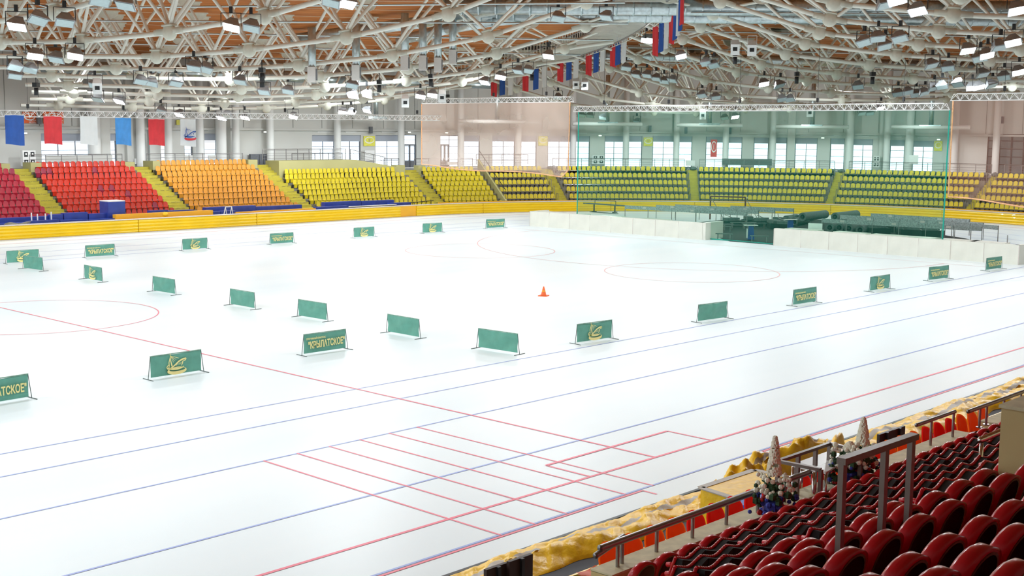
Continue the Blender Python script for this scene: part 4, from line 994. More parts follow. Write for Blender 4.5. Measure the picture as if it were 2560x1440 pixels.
MB().bar((-1.6, 0, .75), (1.5, .3, .85), .05, .06).bar((-1.2, 0, 0), (-1.2, 0, .75), .04, .04).bar((1.1, .2, 0), (1.1, .2, .8), .04, .04).build('rail', 'dark', o)
o = thing('long_bench', 'long dark bench with white edge in front of the blue mats', 'bench', at_y(930, 524, 87.5)); o.location.z = .8
MB().box((0, 0, .3), (5.6, .35, .05)).build('bench_top', 'white', o); MB().box((0, .1, .1), (5.6, .1, .3)).build('bench_front', 'dark', o)

# ================================================================== BANNERS ON THE ICE
WORDS = fit_mesh(text_mesh('"КРЫЛАТСКОЕ"', 1, 'gold', 'banner_words', .028), 1.62, .27)
SMALL = fit_mesh(text_mesh('СПОРТИВНЫЙ КОМПЛЕКС', 1, 'gold', 'banner_small_words', .02), .86, .085)
EMB = emblem(.74).mesh('banner_emblem', 'gold')
def cloth(seed, W=1.86, Hh=.68, blank=False):
    r = random.Random(seed); a, sag = r.uniform(0, 6), r.uniform(.0, .016)
    am = .035 if blank else .012
    def fn(u, v, o=0.):
        sg = sag*math.sin(PI*u)*(1-v)*1.6
        fold = am*math.sin(3*PI*abs(u-.5)+a+v*4)*math.sin(PI*u)*(1.2-v)+am*.7*math.sin(9*u+7*v+a)*math.sin(PI*v)
        return ((u-.5)*W, fold+o, .06+Hh*(1-v)-sg)
    mb = MB(); mb.grid(lambda u, v: fn(u, v), 24, 10); mb.grid(lambda u, v: fn(u, v, .01), 24, 10); return mb.mesh('banner_cloth', 'banner', True)
CLP = [cloth(i) for i in range(3)]; CLB = [cloth(10+i, blank=True) for i in range(4)]
HEM = MB().bar((-.94, 0, .745), (.94, 0, .745), .035, .03).mesh('hem', 'banner_top')
POL = MB().tube((0, 0, 0), (.10, 0, .76), .012, 5).mesh('pole', 'pole'); FOOT = MB().tube((0, -.3, .012), (0, .3, .012), .013, 5).mesh('foot', 'pole')
BN = [((17, 659), (98, 655), 'e'), ((212, 644), (289, 640), 't'), ((455, 627), (520, 622), 'e'), ((674, 611), (735, 608), 't'), ((884, 595), (936, 592), 'e'), ((1058, 583), (1104, 581), 'e'), ((1217, 571), (1260, 570), 't'),
      ((60, 672), (106, 678), 'b'), ((209, 697), (258, 706), 'e'), ((380, 728), (441, 738), 'b'), ((573, 762), (640, 774), 'b'), ((743, 791), (820, 804), 'b'), ((965, 831), (1052, 847), 'b'), ((1190, 870), (1300, 887), 'b'),
      ((-72, 1021), (64, 998), 't'), ((372, 950), (508, 929), 'e'), ((758, 889), (866, 873), 't'),
      ((1441, 860), (1530, 847), 'e'), ((1745, 806), (1817, 796), 'b'), ((1982, 765), (2040, 756), 't'), ((2176, 729), (2222, 722), 'e'), ((2325, 702), (2367, 697), 't'), ((2466, 677), (2502, 672), 't')]
BLAB = ['far row, first from left, behind a plain banner', 'far row, second from left', 'far row, third from left', 'far row, fourth from left', 'far row, fifth from left', 'far row, sixth from left', 'far row, nearest the white boards',
        'diagonal row, farthest', 'diagonal row, second farthest', 'diagonal row, third farthest', 'diagonal row, fourth farthest', 'diagonal row, third nearest', 'diagonal row, second nearest', 'diagonal row, nearest, lower middle of the ice',
        'near left row, cut by the photo edge', 'near left row, below the small ice circle', 'near left row, right hand end', 'right row, first from left', 'right row, second from left', 'right row, third from left', 'right row, fourth from left', 'right row, fifth from left', 'right row, farthest, against the white boards']
KD = {'e': 'gold emblem', 't': 'gold lettering', 'b': 'no print'}
for i, (a, b, kd) in enumerate(BN):
    A, B = at_z(*a), at_z(*b); c = (A+B)/2; rz = math.atan2((B-A).y, (B-A).x)
    if i < 7: rz *= .35
    if i in (0, 7): pass
    o = thing('ice_banner', 'green banner with %s, %s' % (KD[kd], BLAB[i]), 'banner', (c.x, c.y, 0), rz, 'green banners standing on the ice')
    cl = link('banner_cloth', (CLB if kd == 'b' else CLP)[i % (4 if kd == 'b' else 3)], o); link('hem', HEM, cl)
    Rm = Matrix.Rotation(PI/2, 4, 'X')
    if kd == 't': link('banner_words', WORDS, cl, mw=Matrix.Translation((.04, -.05, .36)) @ Rm @ Matrix.Rotation(.02, 4, 'Z')); link('banner_words', SMALL, cl, mw=Matrix.Translation((-.43, -.05, .585)) @ Rm)
    if kd == 'e': link('banner_emblem', EMB, cl, mw=Matrix.Translation((-.02, -.05, .40)) @ Rm)
    p1 = link('pole', POL, o, (-1.03, 0, 0)); p2 = link('pole', POL, o, (1.03, 0, 0)); p2.scale = (-1, 1, 1)
    link('foot', FOOT, o, (-1.03, 0, 0), .0); link('foot', FOOT, o, (1.03, 0, 0), .0)
c = at_z(1359, 740)
o = thing('traffic_cone', 'single orange cone standing in the middle of the ice', 'cone', c)
MB().lathe([(.15, .03), (.135, .06), (.03, .46), (.02, .47)], n=14).build('cone_body', 'cone', o, True); MB().box((0, 0, .02), (.44, .44, .04), .4).build('cone_base', 'cone', o); MB().lathe([(.098, .2), (.078, .28)], n=14).build('cone_stripe', 'pad_orange', o)

# ================================================================== WHITE PADDED BOARDS AND THE INFIELD CAMP
def wpanel(p, q, h, label, i):
    p, q = Vector(p), Vector(q); L = (q-p).length; rz = math.atan2((q-p).y, (q-p).x)
    o = thing('padded_board', label, 'padded board', (p.x, p.y, 0), rz, 'white padded boards on the infield')
    r = random.Random(i); a = r.uniform(0, 6)
    def f(u, v): return (u*L, -.02*math.sin(u*14+a)*math.sin(PI*v)-.015*math.sin(PI*v), v*h)
    mb = MB(); mb.box((L/2, .16, h/2), (L-.02, .28, h)); mb.grid(f, 12, 6); mb.build('vinyl_cover', 'pad_white', o, True if False else False)
    MB().box((L/2, .16, h+.01), (L-.02, .30, .03)).build('top_edge', 'pad_white', o)
    MB().box((.0, .0, h/2), (.02, .05, h)).build('seam', 'strip', o)
    return o
WX = 77.6
for i, (y0, y1) in enumerate([(71.5-2.18*k_, 71.5-2.18*(k_+1)) for k_ in range(8)]): wpanel((WX, y0), (WX, y1), 1.24, 'white padded board left of the gap, %s from the left end' % ORD[i+1], i)
for i in range(8): y0 = 47.94-2.17*i; wpanel((WX, y0), (WX, y0-2.17), 1.21, 'white padded board right of the gap, %s from the gap' % ORD[i+1], 20+i)
wpanel((WX, 30.55), (WX+2.4, 30.2), 1.21, 'white padded board turned round the corner at the right edge', 40)
wpanel((WX+2.6, 54.3), (WX, 54.1), 1.26, 'white padded board turned inwards at the left side of the gap', 41)
wpanel((WX+2.2, 71.6), (WX, 71.5), 1.24, 'white padded board turned inwards at the far left end', 42)
o = thing('low_mats', 'low white mats stacked just behind the padded boards', 'mats', (78.6, 52, 0), 0)
for (px, py, w_) in ((1380, 533, 2.6), (1440, 538, 2.4), (1530, 543, 2.2), (1640, 552, 2.4), (2010, 573, 2.6), (2130, 580, 2.4), (2220, 585, 2.2), (2300, 592, 2.4), (2400, 600, 2.4), (2475, 606, 2.2)):
    y_, z_ = at_x(px, py, 78.75).y, at_x(px, py, 78.75).z
    MB().box((.15, y_-52, .75), (.9, w_, .95)).build('mat', 'pad_white', o)
# grey speckled boards on thin legs
def brow(a, b, zt, nlegs, label, bh=.32):
    A, B = at_z(*a, zt), at_z(*b, zt); L = (B-A).length; rz = math.atan2((B-A).y, (B-A).x)
    o = thing('board_row', label, 'table row', (A.x, A.y, 0), rz, 'grey board rows in the infield camp')
    n = max(2, nlegs-1)
    for i in range(n): MB().box(((i+.5)*L/n, 0, zt-bh/2), (L/n-.03, .05, bh)).build('board', 'board', o)
    for i in range(n+1): MB().box((i*L/n, .06, zt/2), (.045, .045, zt)).build('leg', 'rail', o)
    for i in range(1, n, 2): MB().box((i*L/n-.35, -.032, zt-bh*.45), (.34, .015, bh*.5)).build('white_label', 'strip', o)
    return o
RB = [((1562, 513), (1867, 530), 6), ((1640, 512), (1896, 526), 6), ((1688, 511), (1937, 523), 5), ((1826, 514), (1984, 521), 4), ((2054, 546), (2455, 567), 7), ((2119, 541), (2459, 557), 6), ((2177, 533), (2424, 548), 5), ((2300, 548), (2495, 564), 4), ((2100, 537), (2380, 552), 5)]
for i, (a, b, n) in enumerate(RB): brow(a, b, 1.3, n, 'row of grey speckled boards on thin legs, %s, %s' % ('left group' if i < 4 else 'right group', ORD[i+1 if i < 4 else i-3]))
# rubber rolls
RL = [((2074, 569), (2110, 560)), ((2098, 569), (2135, 561)), ((2122, 571), (2160, 562)), ((1965, 549), (1990, 545)), ((1994, 547), (2030, 541)), ((2006, 542), (2070, 535)), ((2087, 542), (2156, 534)), ((1985, 555), (2015, 550)), ((2150, 575), (2185, 568))]
for i, (a, b) in enumerate(RL):
    zz = .35 if i in (0, 1, 2, 3, 4, 7, 8) else .95
    A, B = at_z(*a, zz), at_z(*b, zz); d = (B-A); d = d.normalized()*min(d.length, 4.5); R_ = .36
    o = thing('rubber_roll', 'rolled grey rubber mat lying behind the white boards, %s of nine' % ORD[i+1], 'mat roll', (A.x, A.y, zz), 0, 'rolled mats in the infield camp')
    mb = MB(); mb.tube((0, 0, 0), d, R_, 16, caps=False); mb.tube((0, 0, 0), d, R_*.55, 16, caps=False)
    ax = d.normalized(); e1 = ax.orthogonal().normalized(); e2 = ax.cross(e1)
    mb.v = mb.v
    for c in (Vector((0, 0, 0)), d):
        k = len(mb.v)
        for j in range(16):
            t = 2*PI*j/16; mb.v += [tuple(c+(e1*math.cos(t)+e2*math.sin(t))*R_), tuple(c+(e1*math.cos(t)+e2*math.sin(t))*R_*.55)]
        for j in range(16): j2 = (j+1) % 16; mb.f.append((k+2*j, k+2*j+1, k+2*j2+1, k+2*j2))
    mb.build('roll', 'roll', o, True); MB().tube(-ax*.01, -ax*.03, .1, 8).build('roll_core', 'dark', o)
o = thing('long_sled', 'long narrow tapered rescue board on two trestles behind the white boards', 'sled', at_z(1510, 536, .0)); o.location = at_z(1512, 541, 0.); o.rotation_euler = (0, 0, math.atan2(-.95, .3))
mb = MB(); mb.prism([(-2.2, -.05, 1.12), (-1.7, -.3, 1.12), (1.9, -.3, 1.02), (2.2, -.2, 1.02), (2.2, .2, 1.02), (1.9, .3, 1.02), (-1.7, .3, 1.12), (-2.2, .05, 1.12)], (0, 0, .09)); mb.build('board_top', 'roll', o)
MB().bar((-1.1, .2, 1.5), (1.0, .2, 1.45), .04, .04).bar((-1.1, .2, 1.2), (-1.1, .2, 1.5), .04, .04).bar((1., .2, 1.1), (1., .2, 1.45), .04, .04).build('push_bar', 'dark', o)
for x in (-1.1, 1.0): MB().bar((x, 0, .45), (x, 0, 1.08), .1, .1).bar((x-.1, -.3, .42), (x+.1, .3, .42), .12, .08).build('trestle', 'dark', o)
MB().bar((-1.5, 0, .38), (1.3, 0, .3), .28, .06).build('lower_board', 'roll', o)
a, b = at_z(1775, 548, 0), at_z(1862, 551, 0)
o = thing('goal_frame', 'dark red bandy goal frame behind the grey boards', 'goal', (a.x, a.y, 0), math.atan2((b-a).y, (b-a).x)); L = (b-a).length
for x in (0, L): MB().bar((x, 0, 0), (x, 0, 2.1), .12, .12).build('goal_post', 'brick', o); MB().bar((x, 0, 2.05), (x+.9, 1.6, .0), .04, .04).build('back_stay', 'rail', o)
MB().bar((0, 0, 2.1), (L, 0, 2.1), .12, .12).build('crossbar', 'brick', o); MB().bar((.5, .9, 2.1), (L, 1.1, 2.0), .05, .05).build('top_stay', 'white', o)
c = at_z(2038, 582, 0); o = thing('white_board', 'upright white board behind the left end of the right boards', 'board', (79.4, at_x(2038, 570, 79.4).y, 0), -1.3)
MB().box((0, 0, 1.05), (1.0, .06, 1.15)).build('board_face', 'white', o); MB().box((-.4, 0, .3), (.05, .05, .6)).box((.4, 0, .3), (.05, .05, .6)).build('board_legs', 'rail', o)
def bench(px, py, L, rz, lab):
    c = at_z(px, py, 0); o = thing('bench', lab, 'bench', c, rz, 'benches in the gap'); MB().box((0, 0, .46), (L, .32, .05)).build('seat', 'roll', o)
    for x in (-L/2+.15, L/2-.15): MB().box((x, 0, .22), (.05, .28, .44)).build('leg', 'rail', o)
bench(1810, 600, 1.25, -1.15, 'small dark bench in the gap between the white boards, left one'); bench(1898, 606, 1.35, -1.1, 'small dark bench in the gap between the white boards, right one')
for i, (px, py) in enumerate([(1795, 580), (1800, 574), (1840, 577), (1858, 570), (1838, 565), (1885, 572)]): bench(px, py, 2.2, -1.0+.1*i, 'low dark bench deeper inside the infield camp, %s' % ORD[i+1])
c = at_z(1876, 600, 0); o = thing('lectern_stand', 'narrow blue and white stand with a flat top in the gap', 'stand', c, -.8)
MB().box((0, 0, .55), (.5, .45, 1.0), 0, .7).build('stand_body', 'blue', o); MB().box((0, 0, 1.1), (1.0, .5, .05)).build('stand_top', 'duct_white', o); MB().box((-.26, 0, .5), (.03, .4, .7)).build('white_side', 'white', o)
c = at_z(1975, 585, 0); o = thing('lectern_stand', 'narrow stand with a flat top left of the upright white board', 'stand', c, -.8)
MB().box((0, 0, .55), (.4, .35, 1.1)).build('stand_body', 'blue', o); MB().box((0, 0, 1.15), (1.0, .5, .05)).build('stand_top', 'duct_white', o)
for i, (px, py) in enumerate([(1830, 566), (1870, 562), (1905, 566), (1935, 572), (1950, 565), (1965, 575), (2195, 585), (2230, 580), (2260, 588), (2290, 590), (2330, 592)]):
    c = at_z(px, py, 0); rq = random.Random(i); o = thing('stacked_gear', 'dark heap of folded gear inside the infield camp, %s from the left' % ORD[i+1], 'gear', c, rq.uniform(0, 3), 'dark gear in the infield camp')
    MB().box((0, 0, .25), (1.7, .9, .5)).build('gear_lower', 'mat_dark', o); MB().box((.1, 0, .62), (1.3, .7, .24), .3).build('gear_upper', 'roll', o); MB().tube((-.7, .2, .5), (.7, .1, 1.0), .03, 5).build('gear_pole', 'rail', o)
for px, py, h, wh in ((2353, 596, 1.7, 'left one'), (2518, 607, 1.6, 'right one')):
    p = at_x(px, py, 78.9); o = thing('thin_post', 'thin grey post standing behind the right white boards, '+wh, 'post', (78.9, p.y, 0), 0, 'thin posts by the right boards'); MB().tube((0, 0, 0), (0, 0, h+.1), .03, 6).build('post_tube', 'rail', o); MB().box((0, 0, .02), (.3, .3, .04)).build('post_base', 'dark', o)

# ================================================================== NEAR STAND
NQ = [(9.66, 2.46), (8.80, 2.85), (7.95, 3.25), (7.10, 3.66), (6.30, 4.06), (5.55, 4.45), (4.80, 4.86), (4.10, 5.20), (3.45, 5.43), (2.88, 5.70), (2.35, 5.95), (1.8, 6.2)]
near = link('grandstand_near', None); near['kind'] = 'structure'
for i, (Y, z) in enumerate(NQ):
    nxt = NQ[i+1][0] if i+1 < len(NQ) else 1.0
    MB().box((20, (Y+.45+nxt+.45)/2, (z-.88)/2-.1), (60, Y-nxt, z-.88+.2)).build('terrace_step', 'beige', near)
MB().box((20, -3.5, 2.65), (60, 9.8, 5.5)).build('upper_terrace', 'beige', near)
MB().box((30, 13.1, .02), (110, 5.4, .05)).build('apron_floor', mat('dark_blue_grey_floor', (.060, .068, .085), .75, scale=.8), near)
# parapet in two lengths, with a gap for the stairs
pz = 2.02
for x0, x1, nm in ((at_y(1482, 1420, 10.65).x, 24.4, 'left'), (25.6, 42, 'right')):
    MB().box(((x0+x1)/2, 10.5, pz/2), (x1-x0, .36, pz)).build('parapet', 'beige', near)
    MB().box(((x0+x1)/2, 10.5, pz+.01), (x1-x0, .38, .03)).build('parapet_cap', mat('pale_cap', (.62, .56, .36), .7) if 'pale_cap' not in bpy.data.materials else bpy.data.materials['pale_cap'], near)
def prail(pts, posts, r, z0, label, m='rail', name='parapet_rail'):
    o = thing(name, label, 'railing', pts[0]); o_ = Vector(pts[0]); 
    for a, b in zip(pts, pts[1:]): link('handrail', PIPE['rail'], o, mw=pipe_mat(Vector(a)-o_, Vector(b)-o_, r))
    for p in posts: MB().tube(Vector((p[0], p[1], z0))-o_, Vector(p)-o_, .028, 8).tube(Vector((p[0], p[1], z0))-o_, Vector((p[0], p[1], z0+.02))-o_, .07, 8).build('post', 'rail', o)
    return o
ry = 10.47
def rp(px, py): return at_y(px, py, ry)
a, b = rp(1500, 1372), rp(2080, 1165); zr_ = 2.40; a.z = b.z = zr_
prail([a, b], [(rp(px, 1300).x, ry, zr_-.03) for px in (1546, 1643, 1732, 1816, 1893, 1960)], .052, pz, 'long brushed steel handrail on the left parapet')
a2 = rp(1486, 1382); 
prail([Vector((a2.x, ry-.02, zr_-.07)), Vector((rp(1572, 1345).x, ry+.09, zr_+.0))], [(rp(1563, 1350).x, ry+.05, zr_-.05)], .045, pz, 'short second steel bar beside the start of the long handrail')
a, b = rp(2290, 1082), rp(2386, 1052); a.z = b.z = zr_+.15
prail([a, b], [(rp(2328, 1070).x, ry, a.z), (rp(2383, 1060).x, ry, a.z)], .04, pz-.2, 'brushed steel handrail at the right end of the left parapet')
a, b = rp(2420, 1030), rp(2640, 950); a.z = b.z = zr_+.05
prail([a, b], [(rp(2450, 1030).x, ry, a.z), (rp(2467, 1025).x, ry, a.z), (rp(2510, 1010).x, ry, a.z), (rp(2552, 1000).x, ry, a.z)], .045, pz, 'brushed steel handrail on the right parapet')
# orange and red bucket seats below the parapet
def bucket(m):
    mb = MB(); f = lambda u, v, o: ((u-.5)*.47*(1-.8*max(0., v-.62)**1.7), -.18+.07*v+o+.07*math.cos((u-.5)*PI), .40+.46*v-.11*abs(2*u-1)**2.6*v*v)
    mb.grid(lambda u, v: f(u, v, 0), 8, 6); mb.grid(lambda u, v: f(u, v, .025), 8, 6)
    mb.grid(lambda u, v: ((u-.5)*.44, -.12+.44*v, .42-.03*math.sin(PI*v)-.03*math.cos((u-.5)*PI)-.05*v*v), 8, 5); mb.grid(lambda u, v: ((u-.5)*.42, -.12+.43*v, .39-.03*math.sin(PI*v)-.03*math.cos((u-.5)*PI)-.05*v*v), 8, 5)
    return mb.mesh('bucket_seat', m, True)
BK = {m: bucket(m) for m in ('near_orange', 'near_scarlet')}; BSTEM = MB().box((0, 0, .2), (.1, .3, .4)).mesh('seat_leg', 'dark')
seq = ['near_orange']*4+['near_scarlet']*8+['near_orange']*2+['near_scarlet']*2+['near_orange']*3+['near_scarlet']*3+['near_orange']*9
x = at_y(1500, 1410, 11.1).x
for i, m in enumerate(seq):
    xx = x+.53*i
    if xx > 26.5: break
    o = thing('bucket_seat', '%s bucket seat in the row below the parapet, %s from its left end' % ('orange' if m == 'near_orange' else 'scarlet', nth(i+1)), 'seat', (xx, 11.05, 1.32), 0, 'bucket seats below the parapet')
    link('seat_shell', BK[m], o); link('seat_leg', BSTEM, o)
MB().box((20, 11.2, .62), (40, 1.0, 1.36)).build('bucket_row_step', 'concrete', near)
# crimson shell seats
def near_shell(wd, hh, th):
    N = 12
    def outline(w_, h_, zz):
        pts = [(-w_/2, 0)]
        for i in range(N+1): t = PI-PI*i/N; pts.append((w_/2*math.cos(t)*1.0, h_-.21+.21*math.sin(t)**.8 if math.sin(t) > 0 else h_-.21))
        pts.append((w_/2, 0)); return pts
    full = outline(wd, hh, 0); fr = MB()
    layers = [(th*.5, .97), (th*.25, 1.0), (-th*.5, .99)]
    k0 = 0
    for y, s_ in layers: fr.v += [(p[0]*s_, y-.20*(p[1]/hh), p[1]*(s_ if p[1] > .01 else 1)) for p in full]
    n = len(full)
    for L_ in range(2):
        for i in range(n-1): fr.f.append((L_*n+i, L_*n+i+1, (L_+1)*n+i+1, (L_+1)*n+i))
    fr.f.append(tuple(range(n)))
    # rear rim ring then recessed inset
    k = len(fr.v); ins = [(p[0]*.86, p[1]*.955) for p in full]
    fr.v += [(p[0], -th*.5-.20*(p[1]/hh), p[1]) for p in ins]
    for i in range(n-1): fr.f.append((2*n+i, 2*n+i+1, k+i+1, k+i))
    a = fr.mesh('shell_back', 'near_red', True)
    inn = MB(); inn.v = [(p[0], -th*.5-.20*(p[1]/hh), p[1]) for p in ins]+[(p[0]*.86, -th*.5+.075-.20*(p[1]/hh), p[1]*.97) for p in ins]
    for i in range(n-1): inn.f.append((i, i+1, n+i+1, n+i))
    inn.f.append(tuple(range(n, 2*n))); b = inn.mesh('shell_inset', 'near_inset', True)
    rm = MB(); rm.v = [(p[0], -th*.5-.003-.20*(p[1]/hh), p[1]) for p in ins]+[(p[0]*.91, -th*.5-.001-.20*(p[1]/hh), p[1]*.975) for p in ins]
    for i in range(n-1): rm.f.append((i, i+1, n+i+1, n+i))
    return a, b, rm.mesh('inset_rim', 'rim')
SHB, SHI, SHR = near_shell(.46, .72, .13)
PAN = MB().grid(lambda u, v: ((u-.5)*.42, .24+.10*math.sin(PI*v)*.6+.03*math.cos((u-.5)*PI), -.02+.30*v), 8, 5).grid(lambda u, v: ((u-.5)*.42, .18-.03*v, -.02+.30*v), 8, 5).box((0, .21, -.02), (.42, .08, .05)).tube((-.21, .19, .28), (.21, .19, .28), .045, 8).mesh('folded_pan', 'near_red', True)
SLEG = MB().bar((-.22, -.02, -.28), (-.22, .03, .12), .03, .05).bar((.22, -.02, -.28), (.22, .03, .12), .03, .05).box((0, 0, -.26), (.5, .2, .03)).mesh('seat_leg', 'dark')
RIV = MB().tube((-.232, -.05, .12), (-.243, -.05, .12), .009, 6).tube((-.232, -.09, .24), (-.243, -.09, .24), .009, 6).tube((-.232, -.15, .42), (-.243, -.15, .42), .009, 6).mesh('rivets', 'chrome')
def shell_seat(x, Y, zt, lab, grp, sc_=1.):
    o = thing('shell_seat', lab, 'seat', (x, Y+.12, zt-.70), random.uniform(-.03, .03), grp)
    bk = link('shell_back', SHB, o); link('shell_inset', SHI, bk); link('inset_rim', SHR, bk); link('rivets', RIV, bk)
    link('folded_pan', PAN, o); link('seat_leg', SLEG, o)
    return o
# upholstered seats: charcoal back cover with a red lip, red arms
wv = lambda u: .030*math.cos(u*1.75*PI+.55)-.015
UB = MB(); bz = lambda u, v: .62*v-.02+wv(u)*v
UB.grid(lambda u, v: ((u-.5)*.48, -.13-.07*v-.02*math.sin(u*PI), bz(u, v)), 12, 6).grid(lambda u, v: ((u-.5)*.48, -.01-.07*v, bz(u, v)), 12, 6).grid(lambda u, v: ((u-.5)*.48, -.20+.12*v-.02*math.sin(u*PI)*(1-v), bz(u, 1)), 12, 2)
for sx in (0, 1): UB.grid(lambda u, v: ((sx-.5)*.48, -.13+.12*u-.07*v, bz(sx, v)), 2, 4)
UBM = UB.mesh('upholstered_back', 'seat_black', True)
lip = [((u/12-.5)*.50, -.10-.01*math.sin(u/12*PI), bz(u/12, 1)+.004) for u in range(13)]
ULM = MB().path([(-.25, .0, .30), (-.252, -.05, .48)]+lip+[(.25, -.07, .50)], .021, 7).mesh('red_lip', 'near_red', True)
UFM = MB().grid(lambda u, v: ((u-.5)*.46, .03-.07*v-.03*math.cos((u-.5)*PI), .54*v), 8, 5).mesh('front_cushion', 'near_red', True)
UAM = MB().path([(-.27, -.02, .30), (-.28, .10, .33), (-.28, .26, .33), (-.28, .36, .30)], .032, 7).box((-.28, .10, .08), (.05, .28, .42)).mesh('arm_rest', 'near_red', True)
UPM = MB().grid(lambda u, v: ((u-.5)*.44, .12+.06*math.sin(PI*v), .0+.36*v), 6, 4).grid(lambda u, v: ((u-.5)*.44, .08, .0+.36*v), 6, 4).mesh('folded_pan', 'near_red', True)
def soft_seat(x, Y, zt, lab, grp, arm):
    o = thing('upholstered_seat', lab, 'seat', (x, Y, zt-.58), random.uniform(-.02, .02), grp)
    bk = link('upholstered_back', UBM, o); link('red_lip', ULM, bk); link('front_cushion', UFM, o); link('folded_pan', UPM, o); link('seat_leg', SLEG, o)
    if arm: link('arm_rest', UAM, o)
    return o
def xs(px, py, k): return at_y(px, py, NQ[k][0]).x
wall_x = 12.3
ROWS = {0: ('shell', xs(1600, 1412, 0), 27.5, .50), 1: ('soft', xs(1760, 1362, 1)-.5, 27.5, .50), 2: ('soft', xs(1887, 1332, 2)-1.5, 27., .50), 3: ('soft', xs(2012, 1300, 3)-2.0, 26.5, .50), 4: ('soft', xs(2162, 1259, 4)-1.05, 26, .50), 5: ('soft', xs(2310, 1215, 5), 24, .50)}
for k, (kd, x0, x1, pt) in ROWS.items():
    n = int((x1-x0)/pt)
    for i in range(n):
        x = x0+pt*i
        lab = '%s in row %s of the near stand, %s from its left end' % ('crimson shell seat' if kd == 'shell' else 'charcoal backed red seat', ORD[k+1], nth(i+1))
        if k >= 1 and x > 22.5 and k in (4, 5): continue
        (shell_seat(x, NQ[k][0], NQ[k][1], lab, 'near stand shell seats') if kd == 'shell' else soft_seat(x, NQ[k][0], NQ[k][1], lab, 'near stand upholstered seats', i % 3 == 1 or (i*7+k) % 5 == 0))
SR = {3: (xs(1620, 1430, 3), xs(1780, 1395, 3)-.3), 4: (xs(1640, 1440, 4)-.6, xs(2162, 1259, 4)-1.6), 5: (xs(1700, 1440, 5)-.3, xs(2310, 1215, 5)-.55), 6: (xs(1700, 1470, 6), 12.6), 7: (xs(1760, 1480, 7), 11.6), 8: (xs(1900, 1490, 8), 10.4), 9: (xs(2060, 1490, 9), 9.5), 10: (xs(2240, 1520, 10), 8.4)}
AN = {6: xs(1740+1070/4, 1080+1130/4, 6), 7: xs(1740+1430/4, 1080+1130/4, 7), 8: xs(1740+2030/4, 1080+1210/4, 8), 9: xs(1740+2290/4, 1080+1350/4, 9), 10: xs(2500, 1425, 10)}
for k, (x0, x1) in SR.items():
    pt = .53
    if k in AN: x0 = AN[k]-pt*math.floor((AN[k]-x0)/pt)
    n = int((x1-x0)/pt)+1
    for i in range(n): shell_seat(x0+pt*i, NQ[k][0], NQ[k][1], 'glossy crimson shell seat, near stand row %s, %s from its left end' % (ORD[k+1], nth(i+1)), 'near stand shell seats')
# beige wall block at the right edge
c = at_x(2504, 1018, 12.4); d0 = ray(2504, 1018); t = 12.6/math.hypot(d0.x, d0.y); cx_, cy_, cz_ = d0.x*t, d0.y*t, H+d0.z*t
MB().prism([(cx_, cy_, 3.2), (cx_, cy_-2.4, 3.2), (cx_+9, cy_-2.4, 3.2), (cx_+9, cy_, 3.2)], (0, 0, cz_-3.2)).build('stair_wall', 'beige', near)
MB().box((cx_+4.5, cy_-1.2, cz_+.01), (9.04, 2.44, .03)).build('stair_wall_cap', bpy.data.materials['pale_cap'], near)
# tall brown-grey stair railing in the foreground
Yt = 4.55
tops = [at_y(2106, 1152, Yt), at_y(2287, 1090, Yt)]
o = thing('stair_railing', 'tall brown-grey square tube railing rising among the near seats', 'railing', tops[0]); o0 = Vector(tops[0])
tz = tops[0].z; e = Vector((tops[1].x, Yt, tops[1].z))
MB().bar(tops[0]-o0-Vector((.02, 0, 0)), e-o0, .075, .05).build('top_rail', 'postbrown', o)
for px in (2108, 2212, 2277):
    p = at_y(px, 1140, Yt); f_ = (p.x-tops[0].x)/(e.x-tops[0].x); zt = tops[0].z+(e.z-tops[0].z)*f_
    MB().bar(Vector((p.x, Yt, zt))-o0, Vector((p.x, Yt, zt-1.15))-o0, .06, .045).build('post', 'postbrown', o)
# chrome handrail end by the beige wall
p = at_y(2452, 1100, 6.2); o = thing('round_handrail', 'brushed steel handrail with a round end beside the beige wall', 'railing', p); q = at_y(2510, 1076, 6.2)-p
MB().tube((0, 0, 0), q+q, .042, 10).blob((0, 0, 0), .044, 8, 5).build('handrail', 'chrome', o, True); MB().tube((.03, 0, -.02), (.03, 0, -1.0), .028, 8).build('post', 'chrome', o, True)
# judges' platform: green carpet, brown frame, pale tables on chrome legs
pl = thing('judges_platform', 'railed platform with green carpet above the yellow tarps', 'platform', (20, 11.6, 0))
PX0, PX1, PY0, PY1 = 17.3, 21.6, 9.86, 10.30
MB().box(((PX0+PX1)/2-20, (PY0+PY1)/2-11.6, 1.72), (PX1-PX0, PY1-PY0, .30)).build('platform_base', 'carpet', pl)
zt = 2.74
a, b, c, d = at_z(1945, 1153, zt), at_z(2074, 1109, zt), at_z(2152, 1128, zt), at_z(2052, 1174, zt)
fr = thing('platform_railing', 'brown-grey square railing round the pale tables', 'railing', a); a0 = Vector(a)
for p, q in ((a, b), (b, c), (a, d)): MB().bar(p-a0, q-a0, .07, .05).build('top_rail', 'postbrown', fr)
for p in (a, b, d, a.lerp(b, .38), a.lerp(b, .72), c): MB().bar(p-a0, Vector((p.x, p.y, 1.6))-a0, .06, .06).build('post', 'postbrown', fr)
def tab(pts, m, z, label):
    P = [at_z(px, py, z) for px, py in pts]; o = thing('pale_table', label, 'table', P[0]); b_ = Vector(P[0])
    MB().prism([tuple(p-b_) for p in P], (0, 0, .03)).build('table_top', m, o)
    ce = sum((p for p in P), Vector())/len(P)
    for p in P: p = p.lerp(ce, .1); MB().tube(p-b_, Vector((p.x, p.y, 1.6))-b_, .03, 8).build('leg', 'chrome', o, True)
tab([(1998, 1158), (2070, 1132), (2132, 1143), (2064, 1186)], 'table', 2.42, 'large pale table top on chrome legs on the platform')
